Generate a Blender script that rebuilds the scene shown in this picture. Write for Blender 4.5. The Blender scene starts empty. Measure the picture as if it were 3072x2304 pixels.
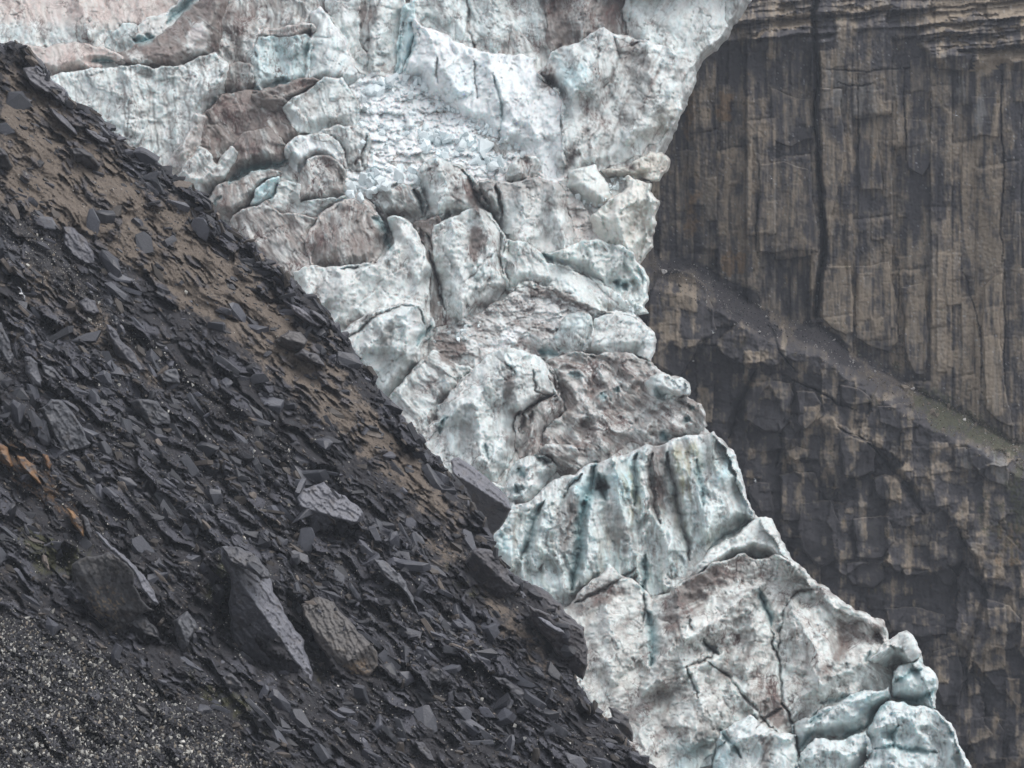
import bpy, math, random
import numpy as np
from mathutils import Vector, Matrix, Euler

# ------------------------------------------------------------------ camera, sky, sun, exposure
scene = bpy.context.scene
COL = scene.collection
K = 36.0 / 150.0                       # view width per metre of distance (150 mm lens)
cam_d = bpy.data.cameras.new('camera')
cam_d.lens = 150; cam_d.sensor_width = 36; cam_d.clip_start = 1; cam_d.clip_end = 9000
cam = bpy.data.objects.new('camera', cam_d)
cam.location = (0, 0, 0); cam.rotation_euler = (math.radians(90), 0, 0)
COL.objects.link(cam); scene.camera = cam

world = bpy.data.worlds.new('World'); scene.world = world; world.use_nodes = True
wt = world.node_tree; wt.nodes.clear()
SUN_EL, SUN_AZ = 68.0, 105.0           # high on the right, veiled by cloud
sky = wt.nodes.new('ShaderNodeTexSky'); sky.sky_type = 'NISHITA'; sky.sun_disc = False
sky.sun_elevation = math.radians(SUN_EL); sky.sun_rotation = math.radians(SUN_AZ)
sky.air_density = 1.0; sky.dust_density = 3.0; sky.ozone_density = 1.0
hs = wt.nodes.new('ShaderNodeHueSaturation'); hs.inputs['Saturation'].default_value = 0.26
bg = wt.nodes.new('ShaderNodeBackground'); bg.inputs['Strength'].default_value = 0.15
wo = wt.nodes.new('ShaderNodeOutputWorld')
wt.links.new(sky.outputs[0], hs.inputs['Color']); wt.links.new(hs.outputs[0], bg.inputs['Color'])
wt.links.new(bg.outputs[0], wo.inputs['Surface'])
sun_d = bpy.data.lights.new('sun', 'SUN'); sun_d.energy = 0.65; sun_d.angle = math.radians(50)
sun_d.color = (1.0, 0.97, 0.93)
sun = bpy.data.objects.new('sun', sun_d); COL.objects.link(sun)
# light travels from azimuth SUN_AZ (clockwise from +Y as seen from above) and elevation SUN_EL
a_, e_ = math.radians(SUN_AZ), math.radians(SUN_EL)
to_sun = Vector((math.sin(a_) * math.cos(e_), math.cos(a_) * math.cos(e_), math.sin(e_)))
sun.rotation_euler = to_sun.to_track_quat('Z', 'Y').to_euler()
scene.view_settings.view_transform = 'Standard'; scene.view_settings.look = 'None'
scene.view_settings.exposure = 0.52; scene.view_settings.gamma = 1
scene.view_settings.use_curve_mapping = False
HAZE = 0.00012
scene.cycles.max_bounces = 8; scene.cycles.diffuse_bounces = 7

# ------------------------------------------------------------------ helpers
def mpp(Y): return K * Y / 1024.0      # metres per pixel of the photograph (at 1024 wide) at distance Y
def at(u, v, Y):
    """point at distance Y seen at pixel (u, v) of a 1024x768 picture"""
    return np.stack([(u - 512.0) * K * Y / 1024.0, Y + 0 * u, (384.0 - v) * K * Y / 1024.0], -1)

def F(pts): return [(x * .46293, y * .46293) for x, y in pts]
def C(c, r, pts): return [(c * 341.333 + x * .15431, r * 256 + y * .15431) for x, y in pts]

_r = np.random.RandomState(5)
_P = _r.permutation(512); _P = np.concatenate([_P, _P]).astype(np.int32)
_ang = _r.rand(512) * 2 * np.pi
_GX, _GY = np.cos(_ang).astype(np.float32), np.sin(_ang).astype(np.float32)
_RV = _r.rand(512).astype(np.float32)
def pn(x, y, seed=0):
    x = np.asarray(x, np.float32) + np.float32(seed * 17.13); y = np.asarray(y, np.float32) + np.float32(seed * 9.71)
    xi = np.floor(x).astype(np.int32); yi = np.floor(y).astype(np.int32)
    xf = x - xi; yf = y - yi
    w = xf * xf * xf * (xf * (xf * 6 - 15) + 10); q = yf * yf * yf * (yf * (yf * 6 - 15) + 10)
    xi &= 511; yi &= 511
    x1 = (xi + 1) & 511; y1 = (yi + 1) & 511
    def g(a, b, dx, dy):
        h = _P[(_P[a] + b) & 1023]
        return _GX[h] * dx + _GY[h] * dy
    n00 = g(xi, yi, xf, yf); n10 = g(x1, yi, xf - 1, yf)
    n01 = g(xi, y1, xf, yf - 1); n11 = g(x1, y1, xf - 1, yf - 1)
    a = n00 + w * (n10 - n00); b = n01 + w * (n11 - n01)
    return (a + q * (b - a)) * 1.5
def fbm(x, y, o=4, seed=0, gain=.5):
    s = 0; a = 1.; t = 0.
    for i in range(o):
        s = s + a * pn(x, y, seed + i * 3); t += a; x = x * 2.03; y = y * 2.03; a *= gain
    return s / t * 1.3
def rid(x, y, o=3, seed=0, gain=.5):
    """1 on sharp crests, 0 in hollows"""
    s = 0; a = 1.; t = 0.
    for i in range(o):
        s = s + a * (1 - np.minimum(1, 1.6 * np.abs(pn(x, y, seed + i * 5)))); t += a
        x = x * 2.1; y = y * 2.1; a *= gain
    return s / t
def wor(x, y, seed=0, jit=.95):
    x = np.asarray(x, np.float32); y = np.asarray(y, np.float32)
    xi = np.floor(x).astype(np.int32); yi = np.floor(y).astype(np.int32)
    f1 = np.full(x.shape, 9., np.float32); f2 = f1.copy(); idv = np.zeros(x.shape, np.float32)
    for dx in (-1, 0, 1):
        for dy in (-1, 0, 1):
            a = xi + dx; b = yi + dy
            h = _P[(_P[(a + seed * 31) & 511] + (b & 511)) & 1023]; h2 = _P[(h + 77) & 1023]
            d = np.hypot(a + .5 + (_RV[h] - .5) * jit - x, b + .5 + (_RV[h2] - .5) * jit - y)
            m = d < f1
            f2 = np.where(m, f1, np.minimum(f2, d)); idv = np.where(m, _RV[_P[(h + 199) & 1023]], idv)
            f1 = np.where(m, d, f1)
    return f1, f2, idv
def cells(x, y, seed=0, jit=.9):
    """cell noise that also gives the cell's ids and the offset from its centre: flat tilted facets"""
    x = np.asarray(x, np.float32); y = np.asarray(y, np.float32)
    xi = np.floor(x).astype(np.int32); yi = np.floor(y).astype(np.int32)
    f1 = np.full(x.shape, 9., np.float32); f2 = f1.copy(); i1 = np.zeros(x.shape, np.float32); i2 = i1.copy(); i3 = i1.copy(); cx = i1.copy(); cy = i1.copy()
    for dx in (-1, 0, 1):
        for dy in (-1, 0, 1):
            a = xi + dx; b = yi + dy
            h = _P[(_P[(a + seed * 31) & 511] + (b & 511)) & 1023]; h2 = _P[(h + 77) & 1023]
            ex = x - (a + .5 + (_RV[h] - .5) * jit); ey = y - (b + .5 + (_RV[h2] - .5) * jit)
            d = np.maximum(np.abs(ex), np.abs(ey)) * .6 + .4 * np.hypot(ex, ey)
            m = d < f1
            f2 = np.where(m, f1, np.minimum(f2, d)); i1 = np.where(m, _RV[_P[(h + 199) & 1023]], i1)
            i2 = np.where(m, _RV[_P[(h + 31) & 1023]], i2); i3 = np.where(m, _RV[_P[(h + 371) & 1023]], i3)
            cx = np.where(m, ex, cx); cy = np.where(m, ey, cy); f1 = np.where(m, d, f1)
    return f2 - f1, i1, i2, i3, cx, cy
def vor1(x, seed):
    x = np.asarray(x, np.float32); xi = np.floor(x).astype(np.int32)
    f1 = np.full(x.shape, 9., np.float32); f2 = f1.copy(); idv = np.zeros(x.shape, np.int32); off = f1 * 0
    for d in (-1, 0, 1):
        h = _P[(_P[(xi + d + seed * 31) & 511] + 91) & 1023]; e = x - (xi + d + .5 + (_RV[h] - .5) * .85); a = np.abs(e); m = a < f1
        f2 = np.where(m, f1, np.minimum(f2, a)); idv = np.where(m, h, idv); off = np.where(m, e, off); f1 = np.where(m, a, f1)
    return f2 - f1, idv, off
def rects(x, y, seed, rows=False):
    """upright oblong blocks (or level beds when rows): edge distance, three random ids, offsets from the block's middle"""
    if rows: x, y = y, x
    e1, h1, ex = vor1(x, seed); e2, h2, ey = vor1(y + _RV[h1] * 397., seed + 5)
    h = _P[(_P[h1] + h2) & 1023]
    if rows: ex, ey = ey, ex
    return np.minimum(e1, e2), _RV[h], _RV[_P[(h + 31) & 1023]], _RV[_P[(h + 371) & 1023]], ex, ey
def sm(x, a, b):
    t = np.clip((x - a) / (b - a), 0, 1); return t * t * (3 - 2 * t)
def lerp(a, b, t): return a + (b - a) * t
def mixc(c, col, t): return c + (np.array(col, np.float32) - c) * np.clip(t, 0, 1)[..., None]

def frac(poly, amp, seed, lev=3, closed=True):
    """roughen an outline by midpoint displacement"""
    rs = np.random.RandomState(seed); p = [np.array(q, float) for q in poly]
    for l in range(lev):
        o = []
        n = len(p)
        for i in range(n if closed else n - 1):
            a, b = p[i], p[(i + 1) % n]; d = b - a; L = np.hypot(*d)
            o.append(a)
            if L > 2.5:
                o.append((a + b) / 2 + np.array([-d[1], d[0]]) * rs.uniform(-1, 1) * amp)
        if not closed: o.append(p[-1])
        p = o
    return np.array(p)

def segd(U, V, P, closed=True):
    """distance to a polyline, nearest point, inside test"""
    best = np.full(U.shape, 1e9); nx = np.zeros(U.shape); ny = np.zeros(U.shape); ins = np.zeros(U.shape, bool)
    n = len(P)
    for i in range(n if closed else n - 1):
        x0, y0 = P[i]; x1, y1 = P[(i + 1) % n]
        dx, dy = x1 - x0, y1 - y0; L = dx * dx + dy * dy + 1e-9
        t = np.clip(((U - x0) * dx + (V - y0) * dy) / L, 0, 1)
        px = x0 + t * dx; py = y0 + t * dy
        d = (U - px) ** 2 + (V - py) ** 2
        m = d < best; best = np.where(m, d, best); nx = np.where(m, px, nx); ny = np.where(m, py, ny)
        if closed and abs(dy) > 1e-9:
            c = ((y0 > V) != (y1 > V)) & (U < x0 + dx * (V - y0) / dy); ins ^= c
    return np.sqrt(best), nx, ny, ins

# ------------------------------------------------------------------ surface grids and the depth map used to stand things on the ground
M0 = 44; GW, GH = 1024 + 2 * M0, 768 + 2 * M0
UU, VV = np.meshgrid(np.arange(GW) - M0 + 0., np.arange(GH) - M0 + 0.)
def newfield(): return np.zeros((GH, GW), np.float32)
class Layer:
    def __init__(s): s.Y = np.full((GH, GW), 1e6, np.float32)
    def get(s, u, v):
        x = min(max(int(round(u + M0)), 0), GW - 1); y = min(max(int(round(v + M0)), 0), GH - 1)
        return float(s.Y[y, x])
    def normal(s, u, v, k=3):
        y0 = s.get(u, v)
        a = at(np.float64(u + k), np.float64(v), s.get(u + k, v)) - at(np.float64(u - k), np.float64(v), s.get(u - k, v))
        b = at(np.float64(u), np.float64(v - k), s.get(u, v - k)) - at(np.float64(u), np.float64(v + k), s.get(u, v + k))
        n = Vector(np.cross(a, b)); n.normalize()
        if n.y > 0: n = -n
        return n

def mesh_from(name, V, Fq, col=None, mat=None, parent=None, smooth=True):
    me = bpy.data.meshes.new(name)
    V = np.asarray(V, np.float32); Fq = np.asarray(Fq, np.int32); k = Fq.shape[1]
    me.vertices.add(len(V)); me.vertices.foreach_set('co', V.ravel())
    me.loops.add(Fq.size); me.loops.foreach_set('vertex_index', Fq.ravel())
    me.polygons.add(len(Fq)); me.polygons.foreach_set('loop_start', np.arange(len(Fq), dtype=np.int32) * k)
    me.polygons.foreach_set('loop_total', np.full(len(Fq), k, np.int32))
    me.polygons.foreach_set('use_smooth', np.full(len(Fq), smooth))
    if col is not None:
        a = me.color_attributes.new('Col', 'FLOAT_COLOR', 'POINT')
        c = np.ones((len(V), 4), np.float32); c[:, :3] = np.clip(col[:, :3], 0.004, .92)
        if col.shape[1] == 4: c[:, 3] = np.clip(col[:, 3], 0, 1)
        a.data.foreach_set('color', c.ravel())
    me.update(calc_edges=True)
    o = bpy.data.objects.new(name, me); COL.objects.link(o)
    if mat: me.materials.append(mat)
    if parent: o.parent = parent
    return o

def boxblur(a, r, n):
    for _ in range(n):
        for ax in (0, 1):
            p = np.pad(a, [(r + 1, r) if i == ax else (0, 0) for i in (0, 1)], mode='edge'); c = np.cumsum(p, axis=ax)
            a = (np.take(c, range(2 * r + 1, c.shape[ax]), ax) - np.take(c, range(0, c.shape[ax] - 2 * r - 1), ax)) / (2 * r + 1)
    return a
PINFO = {}
def patch(name, poly, depth, colour, mat, layer, r=6, T=14, rough=.10, seed=1, lev=3, rollpow=2., step=1, parent=None, smooth=True, origin=True, grow=0., foot=None):
    """a piece of ground or ice with its own outline, its rim rolled back by T metres"""
    P = frac(poly, rough, seed, lev) if lev else np.array(poly, float)
    G_ = 3 + int(grow)
    x0 = max(int(P[:, 0].min()) - G_, -M0); x1 = min(int(P[:, 0].max()) + G_ + 1, GW - M0 - 1)
    y0 = max(int(P[:, 1].min()) - G_, -M0); y1 = min(int(P[:, 1].max()) + G_ + 1, GH - M0 - 1)
    U, V = np.meshgrid(np.arange(x0, x1 + 1, step) + 0., np.arange(y0, y1 + 1, step) + 0.)
    d, nx, ny, ins = segd(U, V, P)
    sd = np.where(ins, d, -d) + grow; ny0 = ny
    keep = sd > -1.05 * step
    out = keep & (sd < 0)
    if grow:
        dd = np.maximum(d, 1e-6); nx = nx + (U - nx) / dd * grow; ny = ny + (V - ny) / dd * grow
    U2 = np.where(out, nx, U); V2 = np.where(out, ny, V); sdc = np.maximum(sd, 0)
    rr = r(U2, V2) if callable(r) else r
    t = 1 - np.clip(sdc / rr, 0, 1)
    roll = 1 - (1 - t ** rollpow) ** (1 / 2.)
    Y = depth(U2, V2)
    if foot is not None:      # sides and foot run into whatever already lies there; only the upper rim stands free
        wb = np.clip(np.where(ins, ny0 - V, V - ny0) / np.maximum(d, .5) * 1.2 + foot[1], 0, 1)
        wb = boxblur(wb, 4, 3)
        if foot[3] is not None: wb = wb * foot[3](U2, V2)
        E = look(layer.Y, U2, V2) - .35; okE = E < 1e4
        E = np.where(okE, E, Y); wb = np.where(okE, wb, 0)
        t2 = 1 - np.clip(sdc / foot[0], 0, 1); t2 = t2 * t2 * (3 - 2 * t2)
        E = np.minimum(E, Y + foot[2])
        Y = Y + (E - Y) * wb * t2; Yl = Y; Y = Y + roll * (1 - wb) * T
    else: Yl = Y; Y = Y + T * roll
    f = keep[:-1, :-1] & keep[1:, :-1] & keep[:-1, 1:] & keep[1:, 1:]
    anyin = (sd[:-1, :-1] > 0) | (sd[1:, :-1] > 0) | (sd[:-1, 1:] > 0) | (sd[1:, 1:] > 0)
    f &= anyin
    idx = np.arange(U.size).reshape(U.shape)
    a = idx[:-1, :-1][f]; b = idx[1:, :-1][f]; c = idx[1:, 1:][f]; e = idx[:-1, 1:][f]
    Q = np.stack([a, b, c, e], 1)
    used = np.unique(Q); rem = np.zeros(U.size, np.int32); rem[used] = np.arange(len(used))
    pts = at(U2, V2, Y); PINFO['sd'] = sdc
    colr = colour(U2, V2, pts); colr = colr.reshape(-1, colr.shape[-1])[used]
    pts = pts.reshape(-1, 3)[used]
    if step == 1:
        sl = (slice(y0 + M0, y1 + M0 + 1), slice(x0 + M0, x1 + M0 + 1))
        if layer is not None:
            layer.Y[sl] = np.where(keep & (sd > .5), np.minimum(layer.Y[sl], Yl), layer.Y[sl])
    ctr = np.array([0., 0., 0.])
    if origin:
        ctr = (pts.min(0) + pts.max(0)) / 2; ctr[2] = pts[:, 2].min()
    o = mesh_from(name, pts - ctr, rem[Q], colr, mat, parent, smooth)
    o.location = Vector(ctr)
    return o

def tag(o, label=None, cat=None, group=None, kind=None):
    if label: o['label'] = label
    if cat: o['category'] = cat
    if group: o['group'] = group
    if kind or cat: o['kind'] = kind or 'thing'
    return o

# painted / carved features laid over a whole layer
def paint(field, poly, val, soft=6, warp=5, seed=3, mode='max'):
    P = np.array(poly, float)
    m = soft + warp + 6
    x0 = max(int(P[:, 0].min() - m), -M0); x1 = min(int(P[:, 0].max() + m), GW - M0 - 1)
    y0 = max(int(P[:, 1].min() - m), -M0); y1 = min(int(P[:, 1].max() + m), GH - M0 - 1)
    if x1 <= x0 or y1 <= y0: return
    U, V = np.meshgrid(np.arange(x0, x1 + 1) + 0., np.arange(y0, y1 + 1) + 0.)
    Uw = U + warp * fbm(U / 14, V / 14, 4, seed, .6); Vw = V + warp * fbm(U / 14, V / 14, 4, seed + 40, .6)
    d, _, _, ins = segd(Uw, Vw, P)
    a = sm(np.where(ins, d, -d), -soft / 2, soft / 2) * val
    sl = (slice(y0 + M0, y1 + M0 + 1), slice(x0 + M0, x1 + M0 + 1))
    field[sl] = np.maximum(field[sl], a) if mode == 'max' else field[sl] + a
def stroke(fields, pts, width, warp=1.5, seed=3, taper=True, sharp=1.):
    """fields: list of (field, value, how)"""
    P = np.array(pts, float); m = width * 2 + warp + 4
    x0 = max(int(P[:, 0].min() - m), -M0); x1 = min(int(P[:, 0].max() + m), GW - M0 - 1)
    y0 = max(int(P[:, 1].min() - m), -M0); y1 = min(int(P[:, 1].max() + m), GH - M0 - 1)
    if x1 <= x0 or y1 <= y0: return
    U, V = np.meshgrid(np.arange(x0, x1 + 1) + 0., np.arange(y0, y1 + 1) + 0.)
    Uw = U + warp * fbm(U / 9, V / 9, 3, seed, .6); Vw = V + warp * fbm(U / 9, V / 9, 3, seed + 40, .6)
    d, nx, ny, _ = segd(Uw, Vw, P, False)
    w = width
    if taper:
        e0 = np.hypot(nx - P[0, 0], ny - P[0, 1]); e1 = np.hypot(nx - P[-1, 0], ny - P[-1, 1])
        L = np.hypot(*(np.diff(P, axis=0).T)).sum()
        w = width * np.clip(np.minimum(e0, e1) / (L * .3) + .25, 0, 1)
    a = np.clip(1 - d / w, 0, 1) ** sharp
    sl = (slice(y0 + M0, y1 + M0 + 1), slice(x0 + M0, x1 + M0 + 1))
    for f, val, how in fields:
        f[sl] = np.maximum(f[sl], a * val) if how == 'max' else f[sl] + a * val
def look(field, U, V):
    """bilinear sample of a layer field"""
    x = np.clip(U + M0, 0, GW - 1.001); y = np.clip(V + M0, 0, GH - 1.001)
    xi = x.astype(int); yi = y.astype(int); a = x - xi; b = y - yi
    return (field[yi, xi] * (1 - a) + field[yi, xi + 1] * a) * (1 - b) + (field[yi + 1, xi] * (1 - a) + field[yi + 1, xi + 1] * a) * b

# ------------------------------------------------------------------ materials
def N(nt, t, **kw):
    n = nt.nodes.new(t)
    for k, v in kw.items(): setattr(n, k, v)
    return n
def surf_mat(name, rough, spec, nscale, namt, bscale, bdist, col=None, rnd=0., stretch=None, coat=0.):
    """vertex colour (or one colour) broken up by fine noise, with a fine bump"""
    m = bpy.data.materials.new(name); m.use_nodes = True; nt = m.node_tree; nt.nodes.clear()
    o = N(nt, 'ShaderNodeOutputMaterial'); b = N(nt, 'ShaderNodeBsdfPrincipled')
    b.inputs['Roughness'].default_value = rough; b.inputs['Specular IOR Level'].default_value = spec
    tc = N(nt, 'ShaderNodeNewGeometry')
    mp = N(nt, 'ShaderNodeMapping'); nt.links.new(tc.outputs['Position'], mp.inputs['Vector'])
    if stretch: mp.inputs['Rotation'].default_value = stretch[0]; mp.inputs['Scale'].default_value = stretch[1]
    n = N(nt, 'ShaderNodeTexNoise'); n.inputs['Scale'].default_value = nscale; n.inputs['Detail'].default_value = 5
    n.inputs['Roughness'].default_value = .65
    nt.links.new(mp.outputs[0], n.inputs['Vector'])
    mr = N(nt, 'ShaderNodeMapRange'); mr.inputs['From Min'].default_value = .3; mr.inputs['From Max'].default_value = .7
    mr.inputs['To Min'].default_value = 1 - namt; mr.inputs['To Max'].default_value = 1 + namt
    nt.links.new(n.outputs['Fac'], mr.inputs['Value'])
    vm = N(nt, 'ShaderNodeVectorMath', operation='SCALE')
    if col is None:
        a = N(nt, 'ShaderNodeAttribute'); a.attribute_name = 'Col'; nt.links.new(a.outputs['Color'], vm.inputs[0])
    else:
        vm.inputs[0].default_value = col
    if rnd:
        oi = N(nt, 'ShaderNodeObjectInfo'); r2 = N(nt, 'ShaderNodeMapRange')
        r2.inputs['To Min'].default_value = 1 - rnd; r2.inputs['To Max'].default_value = 1 + rnd
        nt.links.new(oi.outputs['Random'], r2.inputs['Value'])
        mu = N(nt, 'ShaderNodeMath', operation='MULTIPLY')
        nt.links.new(mr.outputs[0], mu.inputs[0]); nt.links.new(r2.outputs[0], mu.inputs[1])
        nt.links.new(mu.outputs[0], vm.inputs['Scale'])
    else: nt.links.new(mr.outputs[0], vm.inputs['Scale'])
    nt.links.new(vm.outputs[0], b.inputs['Base Color'])
    n2 = N(nt, 'ShaderNodeTexNoise'); n2.inputs['Scale'].default_value = bscale; n2.inputs['Detail'].default_value = 4
    n2.inputs['Roughness'].default_value = .6
    nt.links.new(mp.outputs[0], n2.inputs['Vector'])
    bp = N(nt, 'ShaderNodeBump'); bp.inputs['Distance'].default_value = bdist; bp.inputs['Strength'].default_value = 1.
    nt.links.new(n2.outputs['Fac'], bp.inputs['Height']); nt.links.new(bp.outputs[0], b.inputs['Normal'])
    nt.links.new(b.outputs[0], o.inputs['Surface'])
    return m
def add_veins(m, layers):
    """thin dark dirt veins, stronger where the surface colour's alpha (dirtiness) is high"""
    nt = m.node_tree; b = next(n for n in nt.nodes if n.type == 'BSDF_PRINCIPLED'); at_ = next(n for n in nt.nodes if n.type == 'ATTRIBUTE')
    src = b.inputs['Base Color'].links[0].from_socket; geo = next(n for n in nt.nodes if n.type == 'NEW_GEOMETRY')
    for sc, rot, stre, w, amt, col in layers:
        mp = N(nt, 'ShaderNodeMapping'); mp.inputs['Scale'].default_value = stre; mp.inputs['Rotation'].default_value = rot
        nt.links.new(geo.outputs['Position'], mp.inputs['Vector'])
        n = N(nt, 'ShaderNodeTexNoise'); n.inputs['Scale'].default_value = sc; n.inputs['Detail'].default_value = 5; n.inputs['Roughness'].default_value = .6; n.inputs['Distortion'].default_value = .6
        nt.links.new(mp.outputs[0], n.inputs['Vector'])
        s1 = N(nt, 'ShaderNodeMath', operation='SUBTRACT'); nt.links.new(n.outputs['Fac'], s1.inputs[0]); s1.inputs[1].default_value = .5
        s2 = N(nt, 'ShaderNodeMath', operation='ABSOLUTE'); nt.links.new(s1.outputs[0], s2.inputs[0])
        r = N(nt, 'ShaderNodeMapRange'); r.inputs['From Min'].default_value = w; r.inputs['From Max'].default_value = 0; nt.links.new(s2.outputs[0], r.inputs['Value'])
        n3 = N(nt, 'ShaderNodeTexNoise'); n3.inputs['Scale'].default_value = .22; n3.inputs['Detail'].default_value = 3; nt.links.new(geo.outputs['Position'], n3.inputs['Vector'])
        r3 = N(nt, 'ShaderNodeMapRange'); r3.inputs['From Min'].default_value = .40; r3.inputs['From Max'].default_value = .62; nt.links.new(n3.outputs['Fac'], r3.inputs['Value'])
        m1 = N(nt, 'ShaderNodeMath', operation='MULTIPLY'); nt.links.new(r.outputs[0], m1.inputs[0]); nt.links.new(r3.outputs[0], m1.inputs[1])
        m2 = N(nt, 'ShaderNodeMath', operation='MULTIPLY'); nt.links.new(m1.outputs[0], m2.inputs[0]); nt.links.new(at_.outputs['Alpha'], m2.inputs[1])
        m3 = N(nt, 'ShaderNodeMath', operation='MULTIPLY'); nt.links.new(m2.outputs[0], m3.inputs[0]); m3.inputs[1].default_value = amt; m3.use_clamp = True
        mx = N(nt, 'ShaderNodeMix', data_type='RGBA'); nt.links.new(m3.outputs[0], mx.inputs['Factor']); nt.links.new(src, mx.inputs['A']); mx.inputs['B'].default_value = (*col, 1)
        src = mx.outputs['Result']
    nt.links.new(src, b.inputs['Base Color'])
M_ICE = surf_mat('dirty glacier ice', .5, .35, 2.2, .05, 1.8, .06)
_b = next(n for n in M_ICE.node_tree.nodes if n.type == 'BSDF_PRINCIPLED')
_b.inputs['Subsurface Weight'].default_value = .6; _b.inputs['Subsurface Radius'].default_value = (.5, .8, .9); _b.inputs['Subsurface Scale'].default_value = 1.
add_veins(M_ICE, [(.16, (0, .35, 0), (1, 1, .30),   .018, 1.3, (.11, .075, .068)), (.34, (0, -.6, 0), (1, 1, .40), .026, .9, (.14, .085, .075)), (.8, (0, .5, 0), (1, 1, .5), .04, .35, (.2, .10, .09))])
M_CLIFF = surf_mat('jointed cliff rock', .85, .25, 1.3, .16, 1.2, .14, stretch=((0, 0, 0), (1, 1, .5)))
M_SLOPE = surf_mat('moraine earth and grit', .8, .3, 6., .35, 5., .12)
M_SLATE = surf_mat('slate', .42, .55, 4., .25, 6., .05, col=(.056, .058, .070), rnd=.45)
M_BOULDER = surf_mat('slate boulder', .45, .5, 5., .22, 6., .06)
M_ICEBLOCK = surf_mat('broken ice', .45, .4, 1.2, .08, 1.5, .04, col=(.70, .775, .795), rnd=.2)

# ------------------------------------------------------------------ GLACIER: traced pieces
def W(sx, sy, pts): return [(sx / 3. + x * .15431, sy / 3. + y * .15431) for x, y in pts]
def P1(pts): return W(640, 0, pts)
def P2(pts): return W(700, 560, pts)
def P3(pts): return W(1400, 1100, pts)
ICE = Layer()
def Yg(u, v): return 765 - .19 * np.asarray(v, float) + 0 * u
MI = .165
ch = {k: newfield() for k in 'dbwcpotgnrkh'}   # dirt blue white cream pink olive teal carve bands rubble dark hatch

ice_edge = F([(1625,-60),(1625,0),(1600,40),(1575,80),(1550,110),(1520,130),(1500,160),(1490,200),(1470,250),(1455,290),(1440,325),
 (1430,350),(1408,385),(1402,400),(1400,420),(1398,470),(1395,500),(1390,540),(1380,575),(1390,620),(1385,660),(1375,680),(1392,720),(1395,750),
 (1390,775),(1440,815),(1470,835),(1480,850),(1510,880),(1520,920),(1570,970),(1590,1020),(1600,1060),(1620,1100),(1650,1140),
 (1690,1200),(1740,1250),(1760,1280),(1830,1325),(1870,1345),(1900,1360),(1910,1390),(1950,1400),(1970,1430),(1990,1460),(2010,1495),
 (2015,1525),(2050,1565),(2065,1600),(2090,1665),(2130,1760)])
base_poly = ice_edge + F([(1300,1760),(1150,1500),(1000,1340),(930,1150),(830,1010),(700,880),(560,720),(420,570),(250,420),(100,330),(-100,250),(-100,-80)])

S = []
ser_apron = 1
def ser(label, poly, h=3, tx=0, ty=.1, r=5, bul=3, rb=22, seed=None, name='serac', **k):
    S.append(dict(label=label, poly=poly, h=h, tx=tx, ty=ty, r=r, bul=bul, rb=rb, seed=seed or len(S) + 11, name=name, k=k))

# --- top left
ser('pinkish snow covered ice slab filling the top left corner above the dark ridge', C(0,0,[(-400,-400),(1290,-400),(1190,0),(1060,90),(930,150),(830,115),(760,160),(690,240),(590,300),(490,305),(200,300),(0,270),(-400,250)]), h=2, ty=.9, bul=5, rb=35, p=.95, d=.15, amp=.4, ang=80, wallw=1)
ser('grey blue ice block under the pink snow slab beside a small crevasse', C(0,0,[(690,300),(700,240),(800,160),(880,170),(890,230),(960,270),(890,300),(820,325),(740,320)]), h=4, b=.35, d=.3)
ser('pale ice shelf right of the pink snow slab in the top left', C(0,0,[(880,250),(900,180),(960,120),(1080,90),(1190,-30),(1300,-200),(1400,-100),(1300,40),(1180,120),(1080,200),(1000,240),(930,255)]), h=5, ty=.6, w=.2, d=.25, p=.3)
ser('curved brown dirty ridge with a pink snow patch near the top left', C(0,0,[(750,350),(980,270),(1090,190),(1180,110),(1300,20),(1400,-200),(1560,-200),(1470,60),(1430,130),(1420,250),(1380,380),(1200,440),(1060,460),(940,480),(840,470),(760,400)]), h=6, ty=.5, bul=7, rb=25, d=.95, ang=40, hatch=.7)
ser('pink snow tongue lying above the top of the dark slope', C(0,0,[(130,310),(430,300),(620,320),(740,350),(790,375),(700,392),(620,385),(595,400),(650,430),(640,450),(560,465),(400,500),(330,495),(200,470),(100,350)]), h=9, ty=.5, bul=4, p=.95, ang=75, amp=.4)
ser('tall grey ice face with dark drips hanging over it at the upper left', C(0,0,[(300,520),(450,480),(640,450),(800,440),(1000,460),(1200,430),(1390,350),(1480,430),(1500,540),(1400,640),(1320,720),(1240,800),(1180,950),(1150,1150),(1000,1300),(500,1000),(250,700)]), h=5, ty=.15, d=.22, ang=88, band=.7, drip=.9, w=.15)
ser('broad striped ice wall behind the fins at the top', C(0,0,[(1420,400),(1430,130),(1560,-300),(2300,-300),(2250,500),(2050,560),(1700,600),(1550,560)]), h=0, ty=.2, d=.55, ang=85, drip=.7, hatch=.3)
ser('pale leaning ice pillar with a white crest at the top', P1([(600,560),(620,420),(640,250),(650,170),(640,90),(690,55),(730,100),(800,190),(850,260),(870,360),(910,440),(975,480),(970,530),(850,540),(720,520),(660,530)]), h=8, tx=.25, ty=.3, w=.45, b=.25, d=.15, ang=110, crestw=1)
ser('thin pink ledge capped ice shelf left of the pale leaning pillar', P1([(320,240),(340,200),(470,185),(640,165),(655,185),(560,230),(450,260),(370,245)]), h=10, ty=.9, p=.7, d=.35, r=3, bul=1)
ser('blue hollowed ice face under the thin pink ledge', P1([(200,500),(230,350),(300,250),(380,240),(600,230),(640,300),(620,500),(560,560),(470,560),(300,600),(240,560)]), h=3, tx=-.2, d=.3, b=.45, ang=70)
ser('small brown stained ice stub beside the blue hollowed face', P1([(90,620),(110,430),(180,415),(235,425),(250,500),(250,560),(200,620)]), h=7, d=.6, ang=85)
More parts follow.
